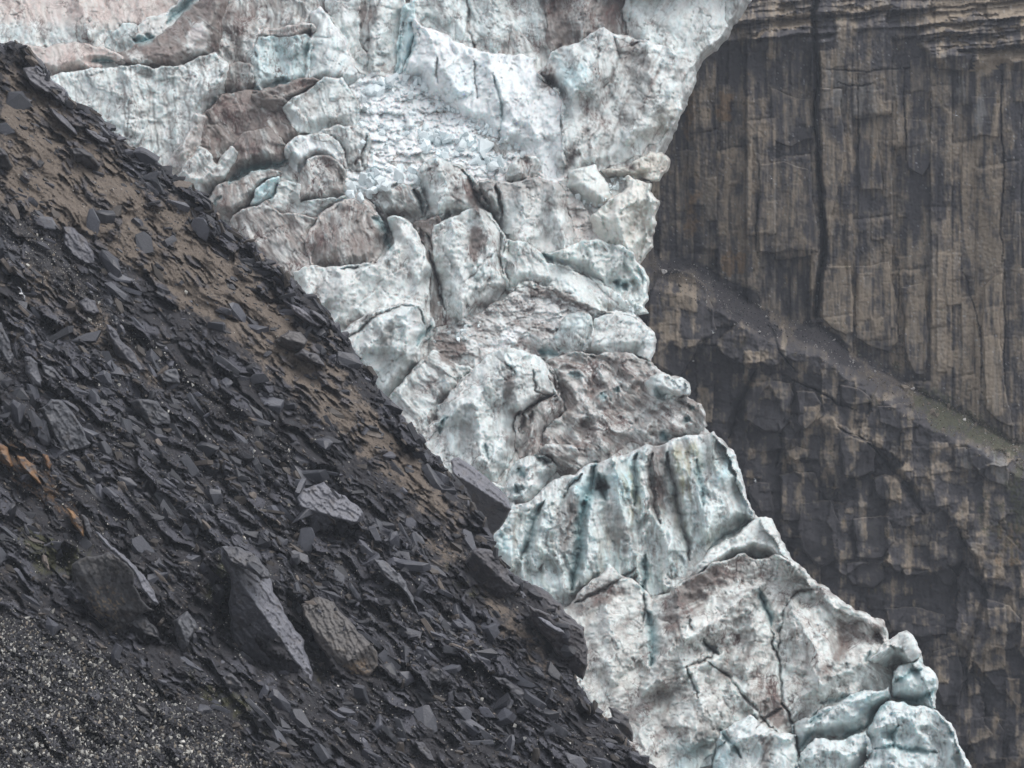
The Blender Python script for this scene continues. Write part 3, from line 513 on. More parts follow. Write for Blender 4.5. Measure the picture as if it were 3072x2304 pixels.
# ---- crevasses and seams: (width px, depth m, teal, dark, points)
L = [
 (2.2,4,.0,.9,P1([(1640,-60),(1650,200),(1690,320)])),
 (4.5,9,1.,.1,P1([(100,1190),(180,1125),(300,1085),(420,1065),(480,1040)])),
 (2.,4,.6,.3,P1([(-10,1340),(20,1300),(50,1270)])),
 (3.,6,.8,0,C(0,0,[(590,398),(660,385),(740,390)])),
 (5,9,.9,0,C(0,0,[(870,255),(930,262),(1000,240)])),
 (5,9,.8,0,C(0,0,[(1080,150),(1180,60),(1280,-20)])),
 (3,7,.9,.3,C(0,0,[(1770,540),(1830,520),(1880,530)])),
 (2.,4,.9,.2,C(1,0,[(400,480),(440,360),(480,210)])),
 (2.,4,.7,.2,C(1,0,[(350,490),(370,380),(385,200)])),
 (1.6,3,.1,.8,C(1,0,[(620,380),(625,540)])), (1.6,3,.1,.8,C(1,0,[(862,400),(870,540),(885,640)])),
 (2,3,.5,.3,C(1,0,[(980,480),(1020,600),(1045,700),(1020,850)])),
 (1.6,2,.0,.9,C(1,0,[(1660,210),(1665,330),(1668,480)])), (2.5,3,0,.8,C(1,0,[(1760,210),(1800,330),(1790,430),(1700,570)])),
 (1.6,3,0,1,C(1,0,[(1870,300),(1960,270),(1990,262)])),
 (2.,4,0,1,P1([(960,1080),(975,960),(1000,880)])), (2,4,0,.9,P1([(920,1060),(950,1020)])),
 (2.5,5,.1,.9,C(1,0,[(1000,1200),(1020,1300),(1050,1400)])),
 (3,6,.2,.8,C(1,0,[(780,1100),(850,1200),(890,1300),(1000,1420),(1030,1500)])),
 (3,7,.4,.8,C(1,0,[(470,1220),(520,1320),(530,1390)])),
 (5,9,.8,.1,P2([(905,200),(960,250),(1000,300)])),
 (3.5,8,1.,.1,P2([(985,310),(1010,380),(1020,420)])), (2.5,5,.3,1,P2([(700,530),(780,525),(900,495)])),
 (2,4,0,1,P2([(740,980),(860,890),(960,820),(1080,770),(1190,775)])), (2,4,0,.9,P2([(1190,775),(1230,850),(1245,900)])),
 (3,7,1.,.2,P2([(1190,1030),(1225,960),(1280,900)])),
 (2.5,5,.1,.8,P2([(1700,0),(1740,180),(1730,330),(1745,560)])), (2.2,4,.1,.9,P2([(1620,150),(1690,240),(1740,320)])),
 (1.3,2,0,.8,P2([(1500,620),(1590,520),(1690,420)])), (1.3,2,0,.8,P2([(1610,680),(1660,580)])),
 (3,6,0,.9,P2([(1270,420),(1330,600),(1370,800)])), (2,5,0,.9,P2([(1250,300),(1290,420)])),
 (3,6,1.,.2,C(1,1,[(1290,-10),(1370,30)])), (5,8,1.,.5,C(1,1,[(1770,170),(1830,190),(1850,220)])),
 (5,7,.8,0,C(1,1,[(1280,620),(1400,640)])), (4,6,.7,0,C(1,1,[(1470,770),(1560,775)])),
 (2.2,4,0,1,C(1,1,[(1290,660),(1350,740),(1390,860),(1400,905)])),
 (2.,4,0,1,C(1,1,[(1140,1035),(1250,970),(1330,930),(1400,905)])),
 (1.4,3,0,.9,C(1,1,[(1240,720),(1260,880),(1330,910)])),
 (2,4,0,.9,C(1,1,[(1240,1000),(1220,1100)])), (2,4,0,.9,C(1,1,[(1180,1020),(1170,1120)])),
 (3,6,.5,.9,C(1,1,[(1260,1300),(1290,1310),(1360,1340)])),
 (2,3,0,.9,C(1,1,[(1000,650),(1060,690),(1130,760)])),
 (3,6,.8,.1,C(1,1,[(640,1150),(650,1070),(690,1040)])), (3,6,.6,.4,P3([(120,500),(145,600)])),
 (6,9,.9,.1,P3([(320,770),(340,820)])), (5,6,.7,0,P3([(340,660),(370,720)])),
 (4,8,1,.1,P3([(970,130),(985,165)])), (5,8,.8,.4,P3([(870,170),(900,210)])), (5,8,.6,.7,P3([(1230,140),(1260,190),(1300,180)])),
 (5,7,1,0,P3([(1410,330),(1440,360)])), (5,7,1,0,P3([(1270,420),(1300,480)])), (3,5,1,0,P3([(1440,270),(1470,260)])),
 (7,14,1.,.1,P3([(840,630),(810,750),(760,900),(735,1050),(720,1250),(680,1450)])),
 (7,14,.7,.9,P3([(850,700),(870,780),(905,860)])), (8,12,.4,1.,P3([(850,790),(920,780)])),
 (5,8,.5,.1,P3([(500,870),(450,960),(420,1080),(350,1250)])),
 (3,6,.2,.8,P3([(750,700),(690,760),(620,860),(590,920)])),
 (5,9,.1,.8,P3([(1300,560),(1320,700),(1360,900),(1400,1040),(1440,1250)])), (4,7,.1,.7,P3([(1200,560),(1220,850),(1260,1010)])),
 (4,6,.5,.1,P3([(1110,560),(1090,700),(1090,900)])), (4,6,.7,.1,P3([(1490,600),(1520,760),(1530,900)])),
 (3.5,8,1,.4,P3([(1162,1220),(1160,1350),(1145,1460)])), (2,5,.3,.9,P3([(1145,1460),(1140,1660)])),
 (2,5,0,1,P3([(700,1530),(860,1450),(1000,1370),(1100,1300)])),
 (3,5,.4,.4,P3([(1560,1200),(1640,1110),(1790,1030),(1870,985)])),
 (6,11,1.,.4,C(2,2,[(-235,640),(-195,760),(-190,900),(-210,1000)])),
 (4,10,1,.4,C(2,2,[(495,500),(530,590),(565,680),(575,740)])), (1.6,4,.2,.9,C(2,2,[(575,740),(580,860),(625,960),(640,1150),(655,1270)])),
 (1.5,3,.2,1,C(2,2,[(690,570),(650,660),(630,770),(620,900)])), (2,4,0,.9,C(2,2,[(690,570),(740,520),(860,500)])),
 (4,8,.3,1.,C(2,2,[(130,820),(170,880),(230,920)])), (2,4,0,1,C(2,2,[(230,900),(130,970),(20,1010)])), (2,5,.3,.8,C(2,2,[(20,1010),(60,1080),(95,1200)])),
 (2.,4,.1,.7,C(2,2,[(160,970),(260,1040),(400,1200),(520,1340),(620,1430)])),
 (2.,4,.1,.7,C(2,2,[(655,1270),(560,1330),(480,1400)])), (2.5,5,.2,.8,C(2,2,[(640,1240),(720,1380),(740,1500),(780,1640)])),
 (3,8,1,.4,C(2,2,[(240,1410),(290,1470),(340,1530),(380,1590)])), (1.5,3,.5,.7,C(2,2,[(290,1480),(210,1550),(195,1650)])),
 (4,8,1,.1,C(2,2,[(1190,1400),(1240,1300),(1330,1215)])), (3.5,7,.8,.6,C(2,2,[(1040,1465),(1130,1420),(1190,1400)])),
 (4,7,.8,.1,C(2,2,[(820,1370),(860,1330),(900,1320)])), (3,6,.7,.4,C(2,2,[(760,1540),(800,1480),(850,1420)])),
 (3,6,.8,.1,C(2,2,[(1240,1540),(1370,1520),(1560,1545),(1650,1560)])), (3,6,.9,0,C(2,2,[(1370,1530),(1350,1440),(1400,1380)])),
 (4,7,.9,0,C(2,2,[(1380,1100),(1450,1060),(1540,1020)])), (4,7,.9,0,C(2,2,[(1370,1200),(1480,1230),(1580,1200),(1650,1140)])),
 (3,5,.6,.1,C(2,2,[(880,1240),(1000,1220),(1170,1160)])), (3,5,.6,0,C(2,2,[(1190,970),(1215,900)])),
]
for i, (w, dep, te, dk, p) in enumerate(L):
    w *= .75; dk *= .6; dep *= .75
    p = frac(p, .10, 90 + i, 2, False)
    stroke([(ch['g'], dep * (.6 if te > .5 else 1), '+')], p, w * 2.0, 1.8, 9 + i, sharp=1.5)
    if te: stroke([(ch['t'], min(1, te * 1.2), 'max')], p, w * 1.7, 1.8, 9 + i, sharp=1.)
    if dk: stroke([(ch['k'], dk, 'max')], p, w * 1.0, 1.8, 9 + i, sharp=.8)

# ---- sharp spurs and ribs: (half width px, height m, points)
RD = [
 (34,6,C(2,2,[(-100,480),(0,440),(190,320),(400,262),(600,268),(790,370)])), (26,6,C(2,2,[(480,480),(330,600),(160,740),(20,820)])),
 (34,7,C(2,2,[(710,600),(780,760),(870,920),(900,1120)])), (20,4,C(2,2,[(-20,1080),(180,970),(270,915)])), (34,7,C(2,2,[(-240,1150),(-90,900),(-20,700),(-60,480)])),
 (26,5,C(2,2,[(880,470),(1000,590),(1180,690),(1310,760)])), (26,5,C(2,2,[(800,1170),(1000,1060),(1180,960),(1320,880)])), (36,7,C(2,2,[(100,1080),(150,1280),(60,1500)])),
 (22,5,C(2,2,[(440,640),(480,860),(420,1060)])), (24,4,C(2,2,[(-500,600),(-420,860),(-450,1100)])), (20,4,C(2,2,[(300,1100),(440,1180),(480,1300)])),
 (18,5,P3([(950,590),(990,880),(1090,1180),(1130,1400)])), (18,5,P3([(1165,510),(1180,700),(1120,980)])), (20,5,P3([(1340,520),(1500,760),(1545,1120)])), (20,5,P3([(1600,440),(1650,700),(1570,1100)])),
 (20,5,P3([(560,870),(480,1020),(440,1300)])), (20,5,P3([(790,860),(790,1100),(760,1400)])), (18,4,P3([(300,900),(230,1060),(300,1300)])), (16,4,P3([(690,780),(620,960),(600,1300)])), (20,5,P3([(1240,900),(1300,1150),(1280,1400)])),
 (24,5,C(1,1,[(1080,610),(960,800),(850,940),(640,1080)])), (22,5,C(1,1,[(1200,640),(1130,800),(1150,1000)])), (22,4,C(1,1,[(860,960),(880,1200),(980,1400)])), (18,4,C(1,1,[(1350,200),(1550,280),(1700,350)])),
 (22,5,P2([(1420,210),(1400,400),(1500,640),(1480,850)])), (20,4,P2([(1570,150),(1650,350),(1600,650)])), (24,5,P2([(1050,380),(900,520),(660,700),(560,760)])), (20,4,P2([(1180,300),(1200,600)])), (22,5,P2([(1190,775),(1000,860),(860,1050)])), (22,4,P2([(660,540),(700,760),(640,900)])), (20,4,P2([(1100,900),(1120,1100)])),
 (28,5,C(1,0,[(1700,175),(1640,480),(1420,740),(1430,1050)])), (26,5,C(1,0,[(1990,260),(2010,560),(1860,900)])), (20,4,C(1,0,[(1500,290),(1560,500),(1500,620)])), (20,4,C(1,0,[(2130,300),(2180,520),(2100,820)])),
 (22,3,C(1,0,[(560,210),(640,420),(800,600)])), (22,4,C(1,0,[(950,350),(1030,560),(1120,760),(1060,900)])), (20,3,C(1,0,[(1240,450),(1200,640),(1280,900)])),
 (18,4,C(1,0,[(480,-100),(490,150)])), (18,4,C(1,0,[(660,-100),(650,150)])), (22,4,C(1,0,[(1000,-100),(980,300)])), (20,4,C(1,0,[(1340,-100),(1370,340)])), (20,4,C(1,0,[(1560,-100),(1560,250)])), (20,4,P1([(1030,-100),(1040,250),(1050,450)])),
 (30,6,C(0,0,[(1420,-100),(1330,200),(1120,370),(800,400)])), (26,5,C(0,0,[(1440,450),(1300,700),(1170,1000)])), (22,4,C(0,0,[(800,450),(860,700),(800,900)])), (20,5,C(0,0,[(1700,150),(1650,400),(1700,600)])), (18,4,C(0,0,[(1900,100),(1880,350)])), (22,4,C(0,0,[(500,0),(580,250)])),
 (20,5,C(1,0,[(620,1032),(680,1200),(640,1400)])), (18,4,C(1,0,[(1150,1200),(1180,1400),(1150,1620)])), (18,4,C(1,0,[(1380,1200),(1420,1450),(1440,1650)])), (16,4,C(1,0,[(1900,1180),(1820,1400),(1850,1620)])), (16,3,C(1,0,[(2040,1300),(1880,1380),(1700,1400)])),
 (18,4,C(2,2,[(800,1400),(1000,1290),(1230,1180)])), (16,4,C(2,2,[(1260,1400),(1450,1330),(1640,1380),(1750,1500)])), (14,3,C(2,2,[(1400,1060),(1500,1110),(1620,1080)])), (16,4,C(2,2,[(780,1620),(900,1540),(1120,1560)])), (16,4,C(2,2,[(1300,1480),(1400,1600),(1380,1700)])), (16,4,C(2,2,[(330,1500),(480,1440),(700,1470)])),
]
ch['rd'] = newfield()
for i, (w, hgt, p) in enumerate(RD): stroke([(ch['rd'], hgt, '+')], frac(p, .12, 190 + i, 3, False), w, 3.5, 60 + i, taper=True, sharp=1.15)

def ice_patch_fields(U, V, k, seed, cx, vt):
    """relief (m, + away from the camera) and dirt pattern of one piece of ice"""
    o = seed * 13.7
    a = math.radians(k.get('ang', 85)); ca, sa = math.cos(a), math.sin(a)
    wx = 9 * fbm(U / 42 + o, V / 42, 4, 2); wy = 9 * fbm(U / 42 + o, V / 42, 4, 12)
    Uw, Vw = U + wx, V + wy
    if k.get('radial'):
        x0, y0 = C(2, 2, [(690, 560)])[0]
        al = np.hypot(Uw - x0, Vw - y0) ; ac = np.arctan2(Vw - y0 + 20, Uw - x0) * 60
        al = al + 0; 
    else:
        al = Uw * ca + Vw * sa; ac = -Uw * sa + Vw * ca       # along, across the streaks
    fs = k.get('fs', 1.)
    big = fbm(U / (55 * fs) + o, V / (60 * fs), 3, 21)
    sc = rid(Uw / (44 * fs) + o, Vw / (56 * fs), 3, 5, .42)      # sharp crests, hollows between
    st = fbm(ac / 7 + o, al / 55, 4, 31, .6)
    fine = fbm(U / 4.5 + o, V / 5, 3, 41, .6)
    fa = rid(ac / 10 + o, al / 34, 3, 15, .55)
    amp = k.get('amp', .9)
    R = amp * (-1.4 * big - 1.7 * (sc - .5) - .35 * st - .5 * (fa - .5)) - .05 * fine * k.get('fine', 1)
    gt = np.maximum(sm(big, -.25, .3), 1. if k.get('b', 0) > .3 or k.get('c', 0) > .4 else .25)
    ef, q1, q2, q3, gx_, gy_ = cells(ac / 17 + o, al / 30, 31); eg, p1, p2, p3, hx_, hy_ = cells(Uw / 9 + o, Vw / 11, 33)
    R = R + amp * ((q1 - .5) * 1.2 + (q2 - .5) * gx_ * 2.2 - (q3 - .4) * gy_ * 1.4) * sm(ef, 0, .12) * gt + amp * .35 * gt * ((p1 - .5) + (p2 - .5) * hx_ * 1.6 + (p3 - .5) * hy_ * 1.6) * sm(eg, 0, .12)
    if k.get('flute'): R = R - 2.2 * (rid(ac / 26 + o, al / 120, 2, 55) - .5)
    if k.get('rub'):
        wv = 2 * fbm(U / 12, V / 12, 2, 3)
        for sz, am, sd_ in ((4.5, .55, 3), (9, 1.1, 5), (19, 1.6, 7)):
            e, i1, i2, i3, ex, ey = cells((U + wv) / sz + o, (V + wv) / (sz * .75), sd_)
            R = R + k['rub'] * am * (-(i1 - .5) * .8 + (i2 - .5) * ex * 1.4 - ey * (.5 + i3) * .8) + .3 * am * k['rub'] * (1 - sm(e, 0, .14))
    # thin joints
    cr = np.abs(fbm(Uw / 38 + o, Vw / 44, 3, 61)); crk = (1 - sm(cr, 0, .022)) * sm(fbm(U / 30, V / 30 + o, 2, 62), -.05, .2)
    hr = np.abs(fbm(ac / 15 + o, al / 75, 3, 66, .5)); hair = (1 - sm(hr, 0, .03)) * sm(fbm(U / 24 + o, V / 24, 2, 67), -.1, .2)
    cr2 = np.abs(fbm(Uw / 17 + o, Vw / 21, 3, 64)); crk = np.maximum(crk, (1 - sm(cr2, 0, .035)) * sm(fbm(U / 40, V / 40 + o, 2, 65), .12, .35))
    crk = np.maximum(crk, .7 * hair)
    R = R + .5 * crk
    bd = 0
    if True:
        q = Vw / (9 if not k.get('radial') else 6) + 1.8 * fbm(U / 60 + o, V / 40, 3, 71)
        bd = (1 - sm(np.abs(pn(q, U / 150 + o, 72)), 0, .10)) * sm(fbm(U / 25 + o, V / 9, 2, 73), -.2, .25) * k.get('band', .22)
        R = R + .35 * bd
    return R, dict(al=al, ac=ac, big=big, sc=sc, st=st, fine=fine, fa=fa, crk=crk, bd=bd, o=o, U=U, V=V, Uw=Uw, Vw=Vw)

WHITE = (.80, .835, .85); CLEAN = (.745, .785, .775); BLUE = (.56, .745, .775); TEAL = (.26, .42, .44)
DIRT = (.205, .175, .158); DARK = (.125, .108, .10); CREAM = (.70, .63, .51); PINK = (.55, .455, .42); OLIVE = (.40, .40, .27)
def ice_colour(U, V, k, f, vt, sdf=None):
    o = f['o']
    c = np.zeros(U.shape + (3,), np.float32) + np.array(CLEAN, np.float32)
    n1 = fbm(f['ac'] / 7 + o, f['al'] / 46, 4, 101, .6); n2 = fbm(U / 12 + o, V / 12, 4, 102, .6)
    n3 = fbm(f['ac'] / 2.0 + o, f['al'] / 34, 4, 103, .7); n5 = fbm(f['ac'] / 4.5 + o, f['al'] / 90, 4, 105, .65); n4 = fbm(U / 2.5 + o, V / 2.5, 2, 104, .7)
    g = {q: look(ch[q], U, V) for q in 'dbwcpotk'}
    c = mixc(c, BLUE, sm(.6 * n2 + .6 * n5 + .9 * (k.get('b', .2) + g['b'] * .8) - .15, -.4, .6) * (.25 + .75 * min(1, k.get('b', .2) * 2) + g['b']))
    c = mixc(c, CREAM, (k.get('c', 0) + g['c']) * (.8 + .5 * n2))
    c = mixc(c, OLIVE, (k.get('o', 0) * sm(n1, -.05, .5) + g['o'] * sm(n1, -.35, .35)) * .85)
    c = mixc(c, WHITE, np.maximum(k.get('w', 0), g['w']) * sm(n2 * .6 - .35 * n1 + np.maximum(k.get('w', 0), g['w']), -.05, .95) * (.25 + .85 * np.maximum(k.get('w', 0), g['w'])))
    if k.get('crestw'): c = mixc(c, WHITE, k['crestw'] * .7 * sm(-(V - vt) + 14 + 8 * n2, 0, 12))
    pk = k.get('p', 0)
    if k.get('wallw'): pk = pk * sm(-(V - 26 - 6 * n2 - .03 * U), -6, 12) + 0 * U
    c = mixc(c, PINK, np.maximum(pk, g['p']) * (.85 + .4 * n1))
    c = mixc(c, (.60, .57, .53), .5 * sm(n2 - .4 * n1 + .15, -.1, .5) * (1 - max(k.get('w', 0), k.get('b', 0))))
    # dirt: dusting in the hollows, streaks along the fall line, hatch and freckles
    d = np.maximum(k.get('d', .2), g['d']) * (1 - .85 * np.maximum(g['w'], g['p']))
    c = mixc(c, (.30, .262, .24), np.clip((d - .35) * 1.5, 0, 1) * (.55 + .3 * n1 + .7 * n5 + .6 * n3))
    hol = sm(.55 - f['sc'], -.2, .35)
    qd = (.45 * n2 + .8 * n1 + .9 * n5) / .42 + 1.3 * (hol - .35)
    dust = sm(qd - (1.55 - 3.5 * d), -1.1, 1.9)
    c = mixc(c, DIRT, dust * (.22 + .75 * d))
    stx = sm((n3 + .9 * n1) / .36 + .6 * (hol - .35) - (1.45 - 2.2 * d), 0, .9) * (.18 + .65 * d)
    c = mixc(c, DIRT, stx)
    if k.get('drip'):
        dr = sm(fbm(f['ac'] / 4.5 + o, f['al'] / 90, 4, 111, .6) - .12 - .0 * d, 0, .25)
        c = mixc(c, DARK, dr * k['drip'] * .6)
    if k.get('hatch') or True:
        h = max(k.get('hatch', .15), .15)
        hh = sm(np.abs(fbm(f['ac'] / 3.4 + o, f['al'] / 17, 3, 121, .7)), .09, 0) * sm(n2 + .5 * n1 + d * .7, .15, .55)
        c = mixc(c, DARK, hh * h * .6)
        hw = sm(rid(f['ac'] / 4.2 + o, f['al'] / 12, 2, 125), .72, .95) * sm(n4 + n2, -.1, .4)
        c = mixc(c, (.5, .47, .44), hw * h * .5)
    if k.get('mott'):
        c = mixc(c, DARK, k['mott'] * .7 * sm(n4 + .8 * n1 + .5 * (g['d'] - .4), .22, .5))
    if k.get('crestd'): c = mixc(c, DIRT, k['crestd'] * sm(-(V - vt) + 26 + 26 * n1, 0, 22) * .8)
    c = mixc(c, DARK, np.clip(g['k'] * 1.5, 0, 1) * (.5 + .5 * sm(n1 + n3 * .6, -.35, .2)))
    c = mixc(c, DARK, f['crk'] * (.2 + .5 * d)); c = mixc(c, DARK, f['bd'] * .5)
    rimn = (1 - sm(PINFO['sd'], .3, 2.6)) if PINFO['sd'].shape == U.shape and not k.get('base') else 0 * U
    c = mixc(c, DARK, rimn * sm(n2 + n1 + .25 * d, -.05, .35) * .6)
    if k.get('rim'): c = mixc(c, (.6, .56, .53), sm(PINFO['sd'], 1, 2) * (1 - sm(PINFO['sd'], 3, 8)) * .8)
    c = mixc(c, TEAL, g['t'] * (1 - .75 * g['k']))
    c = c * (1 + .05 * n4 + .05 * n3)[..., None]
    if k.get('rim') and sdf is not None: pass
    al_ = np.clip(.32 + 1.1 * d - .5 * np.maximum(k.get('w', 0), g['w']) + .5 * n2, .05, 1) + 0 * U
    return np.concatenate([c * (1 + .09 * n5 + .06 * n3)[..., None], al_[..., None]], -1)

_xs = np.array([p[0] for p in ice_edge]); _ys = np.array([p[1] for p in ice_edge])
def off_edge(U, V): d, _, _, _ = segd(U, V, ice_edge, False); return sm(d, 2, 10)
def build_ice(sp, parent=None, base=False):
    P = np.array(sp['poly']); vb = min(P[:, 1].max(), 800); vt = max(P[:, 1].min(), -44); cu = P[:, 0].mean(); k = sp['k']
    Pc = np.clip(P, [-44, -44], [1066, 810]); cu = Pc[:, 0].mean()
    store = {}
    # crest height of the outline above each column, for crest-bound colour
    xs = np.arange(-50, 1080); top = np.full(xs.shape, vt)
    for i in range(len(P)):
        a, b = P[i], P[(i + 1) % len(P)]
        if abs(a[0] - b[0]) < 1e-6: continue
        m = (xs >= min(a[0], b[0])) & (xs <= max(a[0], b[0])); yy = a[1] + (xs - a[0]) / (b[0] - a[0]) * (b[1] - a[1])
        store.setdefault('t', np.full(xs.shape, 1e9)); store['t'] = np.where(m, np.minimum(store['t'], yy), store['t'])
    tt = store['t']; tt = np.where(tt > 1e8, vt, tt)
    def depth(U, V):
        R, f = ice_patch_fields(U, V, k, sp['seed'], cu, vt)
        store['f'] = f
        d, _, _, ins = segd(U, V, P)
        q = 1 - np.clip(np.where(ins, d, 0) / sp['rb'], 0, 1)
        if base: return Yg(U, V) + R + .5 * look(ch['g'], U, V) - look(ch['rd'], U, V)
        E = look(ICE.Y, U, V); m = ins & (E < 1e4)
        if 'Y0' not in store: store['Y0'] = E[m].mean() if m.any() else float(Yg(cu, vb)); store['c'] = (U[m].mean(), V[m].mean()) if m.any() else (cu, vb)
        Y = store['Y0'] - .6 * sp['h'] - .8 - (.35 + sp['ty'] * .8) * MI * (V - store['c'][1]) + sp['tx'] * MI * (U - store['c'][0])
        Y = .72 * Y + .28 * (np.where(E < 1e4, E, Y) - .4 * sp['h'])
        return Y + R + sp['bul'] * .15 * q ** 2 + .5 * look(ch['g'], U, V) - .52 * look(ch['rd'], U, V)
    def colour(U, V, pts):
        return ice_colour(U, V, k, store['f'], np.interp(U, xs, tt))
    T = .13 * (vb - vt) + sp['h'] + 5 if not base else 60
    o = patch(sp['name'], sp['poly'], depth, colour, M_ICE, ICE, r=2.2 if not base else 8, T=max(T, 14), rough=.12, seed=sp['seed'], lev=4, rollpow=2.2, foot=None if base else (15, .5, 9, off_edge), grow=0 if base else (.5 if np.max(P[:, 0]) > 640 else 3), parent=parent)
    return o

g0 = build_ice(dict(poly=base_poly, h=0, tx=0, ty=0, r=10, bul=0, rb=5, seed=4, name='glacier_ice', k=dict(d=.45, w=.1, amp=1.2, ang=80, base=1)), base=True)
tag(g0, 'broken grey white glacier tumbling down between the dark slope and the cliff', kind='structure')
for sp in S:
    o = build_ice(sp); tag(o, sp['label'], 'serac')

# ------------------------------------------------------------------ CLIFF
CLF = Layer()
cl = {k: newfield() for k in 'dtgskonwy'}   # dark tan green(moss) scree black orange notch(depth) white forward
diag = F([(1300,540),(1425,562),(1500,578),(1570,620),(1620,655),(1700,695),(1770,705),(1830,755),(1900,800),(1990,850),(2060,885),(2120,915),(2180,950),(2300,1010)])
dx_, dy_ = np.array([p[0] for p in diag]), np.array([p[1] for p in diag])
CP = [
 ('k',.95,6,C(2,0,[(835,-200),(880,-200),(870,60),(862,300),(872,560),(885,900),(905,1200),(925,1400),(935,1600),(930,1750),(890,1750),(885,1400),(870,1000),(850,700),(838,400),(830,150)])),
 ('s',.95,12,C(2,1,[(-160,40),(0,0),(150,60),(330,180),(500,230),(510,330),(560,420),(640,480),(560,560),(480,500),(300,380),(220,330),(180,180),(60,80),(-100,120)])),
 ('s',1.,10,C(2,1,[(740,450),(800,420),(880,400),(960,480),(1080,570),(1100,650),(1180,730),(1060,720),(940,640),(830,560),(720,520)])),
 ('s',.6,14,C(2,1,[(1080,560),(1250,640),(1500,790),(1560,860),(1400,820),(1200,720)])),
 ('g',1.,22,C(2,1,[(1500,840),(1620,860),(1800,980),(2000,1080),(2120,1180),(2230,1260),(2300,1400),(2000,1260),(1800,1170),(1640,1150),(1530,1000)])),
 ('g',.8,18,C(2,1,[(2130,1150),(2300,1200),(2300,1900),(2140,1800),(2080,1500),(2160,1300)])),
 ('g',.5,16,C(2,2,[(1900,-60),(2300,-100),(2300,400),(2050,300),(1950,150)])),
 ('o',.5,20,C(2,2,[(1950,60),(2300,40),(2300,420),(2050,330)])),
 ('g',.35,16,C(2,1,[(1050,540),(1250,620),(1450,760),(1400,800),(1200,700)])),
 ('o',.9,8,C(2,0,[(230,600),(340,620),(320,800),(240,790)])), ('o',.7,10,C(2,0,[(0,600),(100,560),(60,860),(0,960)])),
 ('o',.8,8,C(2,1,[(250,-60),(420,-30),(400,120),(320,150),(240,60)])), ('o',.6,10,C(2,0,[(0,1250),(120,1150),(110,1500),(20,1560)])),
 ('d',.8,16,C(2,0,[(100,250),(300,250),(830,150),(830,560),(560,560),(500,480),(200,420),(90,600)])),
 ('d',.75,18,C(2,0,[(880,40),(1480,60),(1480,420),(1400,440),(1000,420),(870,420)])),
 ('d',.7,14,C(2,0,[(560,900),(780,1000),(760,1100),(500,1040)])),
 ('d',.75,16,C(2,0,[(1440,1080),(1540,1150),(1750,1260),(1720,1350),(1540,1340),(1440,1200)])), ('d',.6,18,C(2,0,[(1540,820),(1650,900),(1660,1200),(1560,1100)])),
 ('d',.6,14,C(2,0,[(1000,1300),(1250,1250),(1330,1330),(1060,1400)])),
 ('d',.8,16,C(2,0,[(2080,470),(2300,480),(2300,1700),(2090,1700),(2100,1100)])),
 ('t',.7,30,C(2,0,[(900,1000),(1340,700),(1420,1100),(1300,1260),(940,1600)])), ('t',.9,30,C(2,1,[(890,60),(1500,-100),(1700,300),(2060,100),(2060,1100),(1600,800),(1100,480),(890,400)])),
 ('t',.9,26,C(2,0,[(1700,700),(2060,850),(2060,1700),(1700,1700)])), ('t',.6,26,C(2,0,[(150,900),(480,1000),(470,1700),(200,1700)])),
 ('t',.55,26,C(2,1,[(-100,100),(120,150),(220,420),(100,560),(-100,600)])), ('t',.7,24,C(2,1,[(50,820),(330,870),(280,1100),(130,1060)])),
 ('t',.6,18,C(2,1,[(1100,980),(1250,1160),(1450,1340),(1560,1500),(1400,1480),(1230,1300)])), ('t',.6,14,C(2,1,[(560,300),(720,330),(730,460),(640,520),(560,420)])),
 ('d',.8,20,C(2,2,[(500,0),(1800,-100),(1850,600),(1300,640),(900,420),(720,200)])), ('d',.75,20,C(2,1,[(1000,1180),(1230,1230),(1250,1420),(1100,1450),(1010,1320)])),
 ('d',.85,24,C(2,2,[(1850,500),(2000,700),(1850,900),(1780,1300),(1820,1700),(1600,1300),(1700,900)])),
 ('k',.6,20,C(2,1,[(430,800),(500,720),(400,960),(320,1200),(280,1180),(350,1000)])), ('k',.5,14,C(2,1,[(700,820),(730,900),(700,1080),(640,1100)])),
 ('k',.6,16,C(2,1,[(1240,1250),(1320,1350),(1480,1480),(1600,1700),(1520,1700),(1400,1500)])),
 ('k',.6,18,C(2,2,[(1780,100),(1900,300),(1980,500),(1960,640),(1880,820),(1850,1000),(1780,1300),(1700,1200),(1800,850),(1900,600),(1850,400),(1750,250)])),
 ('b',.8,16,C(2,1,[(1760,1240),(2100,1250),(2120,1480),(1900,1420),(1800,1400)])), ('b',.8,10,C(2,0,[(1880,620),(1960,620),(1960,880),(1900,900)])),
 ('b',.6,20,C(2,0,[(1680,460),(1850,470),(1850,640),(1690,600)])), ('b',.6,18,C(2,0,[(920,450),(1250,520),(1250,760),(900,720)])),
 ('b',.6,12,C(2,0,[(1690,330),(1890,340),(1850,460),(1700,450)])),
]
cl['b'] = newfield()
CP += [('y', 1., 3, C(2, 0, p)) for p in ([(570,185),(680,95),(850,80),(835,150),(640,190)], [(1560,85),(1700,-60),(2260,-60),(2260,110),(2000,110),(1900,90),(1750,130),(1600,140)], [(1560,172),(1700,135),(1980,160),(1850,190),(1650,190)], [(1620,252),(1700,222),(1830,240),(1760,256)], [(1740,262),(1800,250),(1830,280),(1760,285)], [(1690,300),(1820,285),(1920,300),(1800,308)], [(880,95),(1100,50),(1350,40),(1360,60),(1100,75)], [(1990,210),(2050,170),(2090,205)], [(2110,185),(2150,160),(2180,195)], [(1940,270),(2090,240),(2120,262),(2000,280)], [(1930,330),(2212,300),(2260,400),(2100,400),(1960,440),(1880,420)], [(1860,460),(1960,420),(2060,450),(1960,475)], [(420,250),(560,180),(500,260)], [(600,60),(700,0),(720,40),(640,130)])]
for i, (c, v, s, p) in enumerate(CP): paint(cl[c], p, v, s, 3 if c == 'k' else 6, 203 + i)
